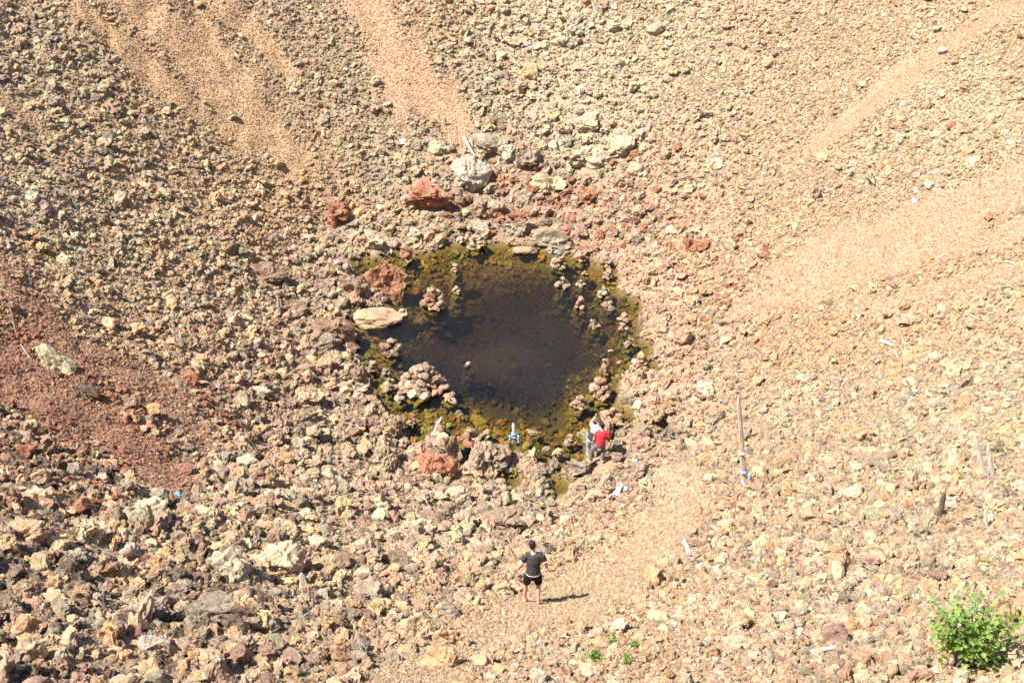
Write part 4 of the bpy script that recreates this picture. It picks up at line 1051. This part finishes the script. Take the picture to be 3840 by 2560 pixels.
def solid(name, parts, mat, parent, voxel=.012, smooth=4, wrinkle=0.0, seed=0):
    """several overlapping swept shapes fused into one continuous skin"""
    V, F = joinm(parts)
    me = mesh_from(name, V, F, mat); o = bpy.data.objects.new(name, me); COL.objects.link(o)
    md = o.modifiers.new("fuse", 'REMESH'); md.mode = 'VOXEL'; md.voxel_size = voxel
    if smooth: ms = o.modifiers.new("soften", 'SMOOTH'); ms.iterations = smooth; ms.factor = .5
    dg = bpy.context.evaluated_depsgraph_get(); m2 = bpy.data.meshes.new_from_object(o.evaluated_get(dg))
    m2.name = name; o.modifiers.clear(); o.data = m2; bpy.data.meshes.remove(me)
    n = len(m2.vertices); co = np.empty(n * 3); m2.vertices.foreach_get("co", co); co = co.reshape(-1, 3)
    if wrinkle:
        no = np.empty(n * 3); m2.vertices.foreach_get("normal", no); no = no.reshape(-1, 3)
        w = fbm(co * np.array((9, 9, 16)) + seed, seed, 3) + .6 * fbm(co * np.array((22, 22, 6)) + seed, seed + 5, 2)
        co = co + no * (w * wrinkle)[:, None]; m2.vertices.foreach_set("co", co.ravel())
    if not m2.materials: m2.materials.append(mat)
    m2.polygons.foreach_set("use_smooth", [True] * len(m2.polygons)); m2.update()
    o.parent = parent
    return o
def ball(c, r, seg=12, rings=8, ref=(1, 0, 0)):
    c = Vector(c); rx, ry, rz = r if hasattr(r, '__len__') else (r, r, r)
    pts = []; rad = []
    for i in range(rings + 1):
        a = math.pi * i / rings; pts.append(c + Vector((0, 0, -rz * math.cos(a)))); s = max(.02, math.sin(a)); rad.append((rx * s, ry * s))
    return tube(pts, rad, seg, True, ref)
def limb(a, b, r0, r1, bulge=1.0, n=6):
    a, b = Vector(a), Vector(b)
    return tube([a.lerp(b, i / (n - 1)) for i in range(n)], [(r0 + (r1 - r0) * i / (n - 1)) * (1 + (bulge - 1) * math.sin(math.pi * min(1, i / (n - 1) * 1.25))) for i in range(n)], 12)
def hand(w, d, thumb, curl=.25, s=1.0):
    """palm with four unequal bent fingers and a thumb off its side. w wrist, d pointing, thumb side"""
    w, d, th = Vector(w), Vector(d).normalized(), Vector(thumb); th = (th - d * th.dot(d)).normalized(); nn = d.cross(th)
    P = [tube([w - d * .01, w + d * .03, w + d * .085 * s], [(.028, .017), (.040, .016), (.040, .013)], 10, True, th)]
    for k, L in enumerate((.066, .075, .070, .055)):
        o = w + d * .078 * s + th * (.029 - .0195 * k); c = curl * (1 + .15 * k)
        p1 = o + (d * math.cos(c) + nn * math.sin(c)) * L * .45 * s; p2 = p1 + (d * math.cos(2 * c) + nn * math.sin(2 * c)) * L * .33 * s
        p3 = p2 + (d * math.cos(3 * c) + nn * math.sin(3 * c)) * L * .24 * s
        P.append(tube([o - d * .012, p1, p2, p3], [.0105, .0098, .0088, .0072], 8))
    o = w + d * .025 + th * .03
    P.append(tube([o, o + (d * .6 + th * .8) * .030, o + (d * .6 + th * .8) * .03 + (d * .9 + th * .35) * .03], [.0135, .0115, .008], 8))
    return P
def foot(an, toe_dir, L=.25):
    an = Vector(an); t = Vector(toe_dir).normalized(); s = t.cross(Vector((0, 0, 1))).normalized()
    g = an.z - .075
    P = [tube([Vector((an.x, an.y, g + .03)) - t * .055, Vector((an.x, an.y, g + .035)), Vector((an.x, an.y, g + .03)) + t * L * .35, Vector((an.x, an.y, g + .018)) + t * L * .62],
              [(.030, .028), (.036, .034), (.043, .026), (.042, .017)], 12, True, s)]
    for k in range(5):
        o = Vector((an.x, an.y, g + .015)) + t * L * .60 + s * (.032 - .016 * k)
        P.append(tube([o, o + t * (.055 - .006 * k)], [.0115 - .001 * k, .0085 - .001 * k], 8))
    return P
def head(c, f, tilt=0.0, s=1.0):
    """skull, jaw, nose, ears, brow; c centre, f facing"""
    c = Vector(c); f = Vector(f).normalized(); r = f.cross(Vector((0, 0, 1))).normalized(); u = r.cross(f)
    M = lambda x, y, z: c + r * x * s + f * y * s + u * z * s
    P = [ball(c + u * .025, (.074 * s, .094 * s, .095 * s), 16, 10, tuple(r)), tube([M(0, .03, -.105), M(0, .025, -.07), M(0, .02, -.02), M(0, .01, .03)], [(.030, .035), (.050, .055), (.064, .072), (.068, .08)], 14, True, tuple(r)),
         tube([M(0, .088, .015), M(0, .104, -.018), M(0, .092, -.032)], [.010, .015, .010], 8)]
    for sx in (-1, 1):
        P.append(tube([M(sx * .074, -.008, .022), M(sx * .084, -.014, .0), M(sx * .076, -.008, -.026)], [(.016, .008), (.019, .009), (.010, .007)], 8, True, tuple(f)))
    P.append(tube([M(-.02, .089, -.058), M(.02, .089, -.058)], [.008, .008], 6))
    return P, M
def eyes_hair(root, M, style='short'):
    for sx in (-1, 1):
        V, F = ball(M(sx * .031, .083, .022), .0125, 8, 6); link("eye", mesh_from("eye", V, F, M_EYE), root)
    V, F = joinm([tube([M(-.026, .094, -.058), M(.026, .094, -.058)], [.004, .004], 6)]); link("mouth", mesh_from("mouth", V, F, plain("lips", (.45, .20, .16), .6)), root)
    if style == 'short':
        P = [tube([M(0, -.052, -.052), M(0, -.042, -.01), M(0, -.020, .04), M(0, -.012, .09), M(0, -.008, .128)], [(.048, .046), (.074, .064), (.083, .088), (.070, .078), (.028, .034)], 16, True, tuple(M(1, 0, 0) - M(0, 0, 0)))]
        rr = random.Random(3)
        for k in range(26):
            a = rr.uniform(0, 6.28); q = rr.uniform(.2, 1.0)
            b = M(.068 * q * math.cos(a), -.02 + .078 * q * math.sin(a), .125 - .055 * q * q); e = b + (M(.02 * math.cos(a), .02 * math.sin(a) + .01, .012) - M(0, 0, 0))
            P.append(tube([b - (e - b) * .6, b, e], [.014, .012, .004], 6))
        solid("hair", P, M_HAIR, root, .007, 1)
def ring(c, axis, rx, ry, t, h, ref=(1, 0, 0)):
    c = Vector(c); ax = Vector(axis).normalized(); u = Vector(ref); u = (u - ax * u.dot(ax)).normalized(); w = ax.cross(u)
    return tube([c + u * rx * math.cos(a) + w * ry * math.sin(a) for a in np.linspace(0, 6.2832, 29)], [(t, h)] * 29, 6, False, tuple(ax)) if False else tube([c - ax * h, c + ax * h], [(rx, ry), (rx, ry)], 20, True, tuple(u))
def gz(x, y, base): return hgt(base.x + x, base.y + y) - base.z

# the man in black walking down to the water
def man_in_black():
    base = Vector(MAN); root = empty("person", tuple(base), "barefoot man in charcoal shirt and black shorts walking down the slope", "person")
    lf = Vector((-.20, .17, gz(-.20, .17, base) + .03)); rf = Vector((.115, -.02, gz(.115, -.02, base) + .03))
    la, ra = lf + Vector((0, 0, .075)), rf + Vector((0, 0, .075))
    pz = (la.z + ra.z) / 2 + .80
    pel = Vector((-.01, .02, pz)); lh = pel + Vector((-.095, .0, -.03)); rh = pel + Vector((.095, .0, -.03))
    lk = (lh + la) / 2 + Vector((-.03, .05, .01)); rk = (rh + ra) / 2 + Vector((.02, .10, .0))
    chest = pel + Vector((.015, .02, .34)); neck = pel + Vector((.0, .03, .535)); hc = pel + Vector((-.03, .065, .685))
    ls = pel + Vector((-.185, .03, .455)); rs = pel + Vector((.195, .03, .465))
    le = pel + Vector((-.275, .02, .215)); re = pel + Vector((.30, .01, .235))
    lw = pel + Vector((-.375, .10, .03)); rw = pel + Vector((.325, .12, .035))
    H, M = head(hc, (-.18, 1, -.32))
    P = H + [tube([pel + Vector((0, 0, -.1)), pel, pel + Vector((0, .01, .16)), chest, neck + Vector((0, -.005, -.06)), neck, hc - Vector((0, 0, .06))], [(.13, .10), (.155, .115), (.135, .10), (.165, .115), (.12, .08), (.056, .056), (.052, .055)], 18, True)]
    P += [limb(neck + Vector((0, 0, -.07)), ls, .06, .052), limb(neck + Vector((0, 0, -.07)), rs, .06, .052)]
    for s, e, w, th in ((ls, le, lw, (.8, .6, 0)), (rs, re, rw, (-.8, .6, 0))):
        P += [limb(s, e, .050, .038, 1.06), limb(e, w, .038, .026, 1.12)] + hand(w, (w - e) + Vector((0, .06, -.03)), th)
    for h, k, a, t in ((lh, lk, la, (-.25, 1, -.25)), (rh, rk, ra, (.12, 1, -.35))):
        P += [limb(h, k, .088, .055, 1.03), limb(k, a, .054, .036, 1.22)] + foot(a, t)
    solid("body", P, M_SKIN, root, .0085, 3)
    eyes_hair(root, M)
    shirt = [tube([pel + Vector((0, 0, .005)), pel + Vector((0, .0, .10)), pel + Vector((0, .01, .22)), chest, ls.lerp(rs, .5) + Vector((0, -.005, .01)), neck + Vector((0, -.005, -.015))], [(.178, .140), (.170, .132), (.165, .124), (.185, .134), (.175, .105), (.072, .070)], 22, True),
             limb(neck + Vector((0, 0, -.075)), ls, .075, .075), limb(neck + Vector((0, 0, -.075)), rs, .075, .075), limb(ls, ls.lerp(le, .68), .076, .064), limb(rs, rs.lerp(re, .68), .076, .064)]
    sh = solid("shirt", shirt, M_CHAR, root, .011, 5, .006, 2)
    tr = [ring(pel + Vector((0, 0, .004)), (0, 0, 1), .181, .143, .01, .009), ring(ls.lerp(le, .69), le - ls, .067, .067, .01, .009), ring(rs.lerp(re, .69), re - rs, .067, .067, .01, .009)]
    V, F = joinm(tr); link("hem", mesh_from("hem", V, F, M_WHT), sh)
    V, F = ring(neck + Vector((0, -.004, .0)), (0, .15, 1), .064, .062, .01, .008); link("collar", mesh_from("collar", V, F, M_WHT), sh)
    lc, rc = lh.lerp(lk, .74), rh.lerp(rk, .80)
    shorts = [tube([pel + Vector((0, 0, -.13)), pel + Vector((0, 0, -.06)), pel + Vector((0, 0, .03))], [(.165, .125), (.178, .138), (.166, .128)], 20, True),
              limb(lh + Vector((-.005, 0, 0)), lc, .104, .106), limb(rh + Vector((.005, 0, 0)), rc, .104, .104)]
    solid("shorts", shorts, M_BLACK, root, .011, 4, .008, 5)
    V, F = ring(rw + (re - rw).normalized() * .03, re - rw, .033, .031, .01, .012); link("wristband", mesh_from("wristband", V, F, plain("lilac_band", (.62, .55, .75), .6)), root)
man_in_black(); [setattr(o, 'scale', (.97, 1, 1.13)) for o in SC.objects if o.name == 'person']

# the two people at the water's edge, standing on the flat grey rock
def person_in_red():
    base = Vector(PEO) + Vector((.06, -.02, 0)); root = empty("person", tuple(base), "person in red t-shirt and grey trousers standing with legs apart, seen from behind", "person")
    lf = Vector((-.25, .04, gz(-.25, .04, base) + .05)); rf = Vector((.14, -.06, gz(.14, -.06, base) + .05))
    la, ra = lf + Vector((0, 0, .075)), rf + Vector((0, 0, .075))
    pz = (la.z + ra.z) / 2 + .70
    pel = Vector((.04, .0, pz)); lh = pel + Vector((-.09, .0, -.03)); rh = pel + Vector((.09, 0, -.03))
    lk = lh.lerp(la, .5) + Vector((-.07, .06, .04)); rk = rh.lerp(ra, .5) + Vector((.02, .04, 0))
    chest = pel + Vector((.05, .06, .32)); neck = pel + Vector((.06, .11, .50)); hc = pel + Vector((.055, .15, .645))
    ls = pel + Vector((-.10, .10, .42)); rs = pel + Vector((.225, .08, .43))
    le = pel + Vector((-.21, .06, .17)); re = pel + Vector((.30, .05, .20)); lw = pel + Vector((-.22, .12, -.06)); rw = pel + Vector((.25, .26, .12))
    H, M = head(hc, (-.1, 1, -.2))
    P = H + [tube([pel + Vector((0, 0, -.1)), pel, pel + Vector((.02, .02, .16)), chest, neck + Vector((0, -.01, -.06)), neck, hc - Vector((0, 0, .06))], [(.13, .10), (.15, .115), (.13, .10), (.155, .11), (.11, .08), (.052, .052), (.05, .052)], 18, True)]
    P += [limb(neck + Vector((0, 0, -.07)), ls, .06, .05), limb(neck + Vector((0, 0, -.07)), rs, .06, .05)]
    for s, e, w, th in ((ls, le, lw, (.8, .6, 0)), (rs, re, rw, (-.6, .3, .8))):
        P += [limb(s, e, .047, .036, 1.05), limb(e, w, .036, .025, 1.1)] + hand(w, (w - e) + Vector((0, .04, 0)), th, .35)
    for h, k, a in ((lh, lk, la), (rh, rk, ra)): P += [limb(h, k, .085, .053), limb(k, a, .052, .036, 1.2)]
    P += foot(la, (-.7, .8, 0)) + foot(ra, (-.3, 1, 0))
    solid("body", P, M_SKIN, root, .0095, 3); eyes_hair(root, M)
    shirt = [tube([pel + Vector((0, 0, .0)), pel + Vector((.01, .01, .12)), chest + Vector((0, -.005, -.06)), chest, ls.lerp(rs, .5) + Vector((0, 0, .02)), neck + Vector((0, -.005, -.02))], [(.175, .138), (.168, .13), (.168, .126), (.175, .13), (.165, .10), (.068, .066)], 22, True),
             limb(neck + Vector((0, 0, -.075)), ls, .075, .072), limb(neck + Vector((0, 0, -.075)), rs, .075, .072), limb(ls, ls.lerp(le, .72), .074, .066), limb(rs, rs.lerp(re, .72), .074, .066)]
    solid("shirt", shirt, M_RED, root, .012, 5, .007, 12)
    tro = [tube([pel + Vector((0, 0, -.12)), pel + Vector((0, 0, -.05)), pel + Vector((0, 0, .04))], [(.15, .12), (.168, .13), (.155, .12)], 20, True)]
    for h, k, a in ((lh, lk, la), (rh, rk, ra)): tro += [limb(h, k, .100, .078), limb(k, a + Vector((0, 0, .02)), .077, .058)]
    solid("trousers", tro, M_GREYT, root, .012, 4, .008, 15)
    for a, t in ((la, (-.7, .8, 0)), (ra, (-.3, 1, 0))):
        t = Vector(t).normalized(); g = Vector((a.x, a.y, a.z - .045))
        V, F = tube([g - t * .075, g - t * .05 + Vector((0, 0, .012)), g + t * .06, g + t * .16 - Vector((0, 0, .006)), g + t * .205 - Vector((0, 0, .012))], [(.028, .022), (.044, .044), (.050, .038), (.048, .028), (.026, .016)], 14, True, tuple(t.cross(Vector((0, 0, 1)))))
        link("shoe", mesh_from("shoe", V, F, M_SHOE), root)
person_in_red()
def person_with_camera():
    base = Vector(PEO) + Vector((-.02, .36, 0)); base.z = hgt(base.x, base.y)
    root = empty("person", tuple(base), "person in dark cap and white sleeved top holding up a camera", "person")
    la = Vector((-.22, -.02, gz(-.22, -.02, base) + .125)); ra = Vector((.02, .06, gz(.02, .06, base) + .125))
    pz = (la.z + ra.z) / 2 + .72
    pel = Vector((-.12, .0, pz)); lh = pel + Vector((-.09, 0, -.03)); rh = pel + Vector((.09, 0, -.03))
    lk = lh.lerp(la, .5) + Vector((-.03, .08, 0)); rk = rh.lerp(ra, .5) + Vector((.0, .08, 0))
    chest = pel + Vector((.10, .05, .31)); neck = pel + Vector((.18, .08, .50)); hc = pel + Vector((.20, .11, .645))
    ls = pel + Vector((.0, .07, .45)); rs = pel + Vector((.33, .07, .41))
    le = pel + Vector((-.06, .20, .55)); re = pel + Vector((.40, .26, .50)); lw = pel + Vector((.10, .30, .715)); rw = pel + Vector((.28, .33, .735))
    H, M = head(hc, (-.05, 1, -.05))
    P = H + [tube([pel + Vector((0, 0, -.1)), pel, pel + Vector((.05, .02, .16)), chest, neck + Vector((0, -.01, -.06)), neck, hc - Vector((0, 0, .06))], [(.13, .10), (.15, .115), (.135, .10), (.16, .11), (.11, .08), (.052, .052), (.05, .052)], 18, True)]
    P += [limb(neck + Vector((0, 0, -.07)), ls, .06, .05), limb(neck + Vector((0, 0, -.07)), rs, .06, .05)]
    for s, e, w, th in ((ls, le, lw, (.2, 0, -1)), (rs, re, rw, (-.2, 0, -1))):
        P += [limb(s, e, .048, .037, 1.05), limb(e, w, .037, .026, 1.1)] + hand(w, Vector((.35 if th[0] > 0 else -.45, .3, .6)), th, .55, .9)
    for h, k, a in ((lh, lk, la), (rh, rk, ra)): P += [limb(h, k, .085, .053), limb(k, a, .052, .036, 1.2)]
    P += foot(la, (-.2, 1, 0)) + foot(ra, (.1, 1, 0))
    solid("body", P, M_SKIN, root, .0095, 3); eyes_hair(root, M, 'cap')
    top = [tube([pel + Vector((0, 0, .0)), pel + Vector((.03, .01, .12)), chest + Vector((0, 0, -.04))], [(.176, .138), (.170, .13), (.172, .128)], 22, True)]
    solid("top", top, M_NAVY, root, .012, 3, .007, 22)
    yoke = [tube([chest + Vector((-.01, 0, -.06)), chest, ls.lerp(rs, .5) + Vector((0, 0, .02)), neck + Vector((0, -.005, -.02))], [(.168, .124), (.174, .13), (.165, .10), (.068, .066)], 22, True),
            limb(neck + Vector((0, 0, -.075)), ls, .075, .072), limb(neck + Vector((0, 0, -.075)), rs, .075, .072), limb(ls, ls.lerp(le, .78), .074, .066), limb(rs, rs.lerp(re, .78), .074, .066)]
    solid("shirt", yoke, M_WHT, root, .012, 4, .006, 25)
    tro = [tube([pel + Vector((0, 0, -.12)), pel + Vector((0, 0, -.05)), pel + Vector((0, 0, .04))], [(.155, .12), (.172, .13), (.158, .12)], 20, True)]
    for h, k, a in ((lh, lk, la), (rh, rk, ra)): tro += [limb(h, k, .104, .082), limb(k, a + Vector((0, 0, .02)), .080, .064)]
    solid("trousers", tro, M_STONET, root, .012, 4, .008, 28)
    cp = [tube([M(0, -.03, .02), M(0, -.012, .05), M(0, -.005, .095), M(0, -.004, .132)], [(.082, .078), (.086, .100), (.072, .084), (.026, .03)], 18, True)]
    cap = solid("cap", cp, M_NAVY, root, .009, 2)
    V, F = tube([M(0, .06, .045), M(0, .12, .048), M(0, .155, .040)], [(.075, .006), (.066, .005), (.035, .004)], 12, True); link("visor", mesh_from("visor", V, F, M_NAVY), cap)
    for a, t in ((la, (-.2, 1, 0)), (ra, (.1, 1, 0))):
        t = Vector(t).normalized(); g = Vector((a.x, a.y, a.z - .045))
        V, F = tube([g - t * .075, g - t * .05 + Vector((0, 0, .012)), g + t * .06, g + t * .16 - Vector((0, 0, .006)), g + t * .205 - Vector((0, 0, .012))], [(.028, .022), (.044, .044), (.050, .038), (.048, .028), (.026, .016)], 14, True, tuple(t.cross(Vector((0, 0, 1)))))
        link("shoe", mesh_from("shoe", V, F, M_SHOE), root)
    # the camera
    c = (lw + rw) / 2 + Vector((0, .055, .045))
    ca = empty("camera_device", tuple(base + c), "small black camera held up at the pond's edge", "camera")
    bm = bmesh.new(); bmesh.ops.create_cube(bm, size=1.0); bmesh.ops.scale(bm, vec=(.13, .045, .085), verts=bm.verts); bmesh.ops.bevel(bm, geom=bm.edges[:], offset=.008, segments=2, affect='EDGES')
    me = bpy.data.meshes.new("casing"); bm.to_mesh(me); bm.free(); me.materials.append(M_CAMBODY); link("casing", me, ca)
    V, F = tube([Vector((0, .02, 0)), Vector((0, .05, 0)), Vector((0, .085, 0))], [.032, .034, .030], 16); link("lens", mesh_from("lens", V, F, M_CAMBODY), ca)
person_with_camera()
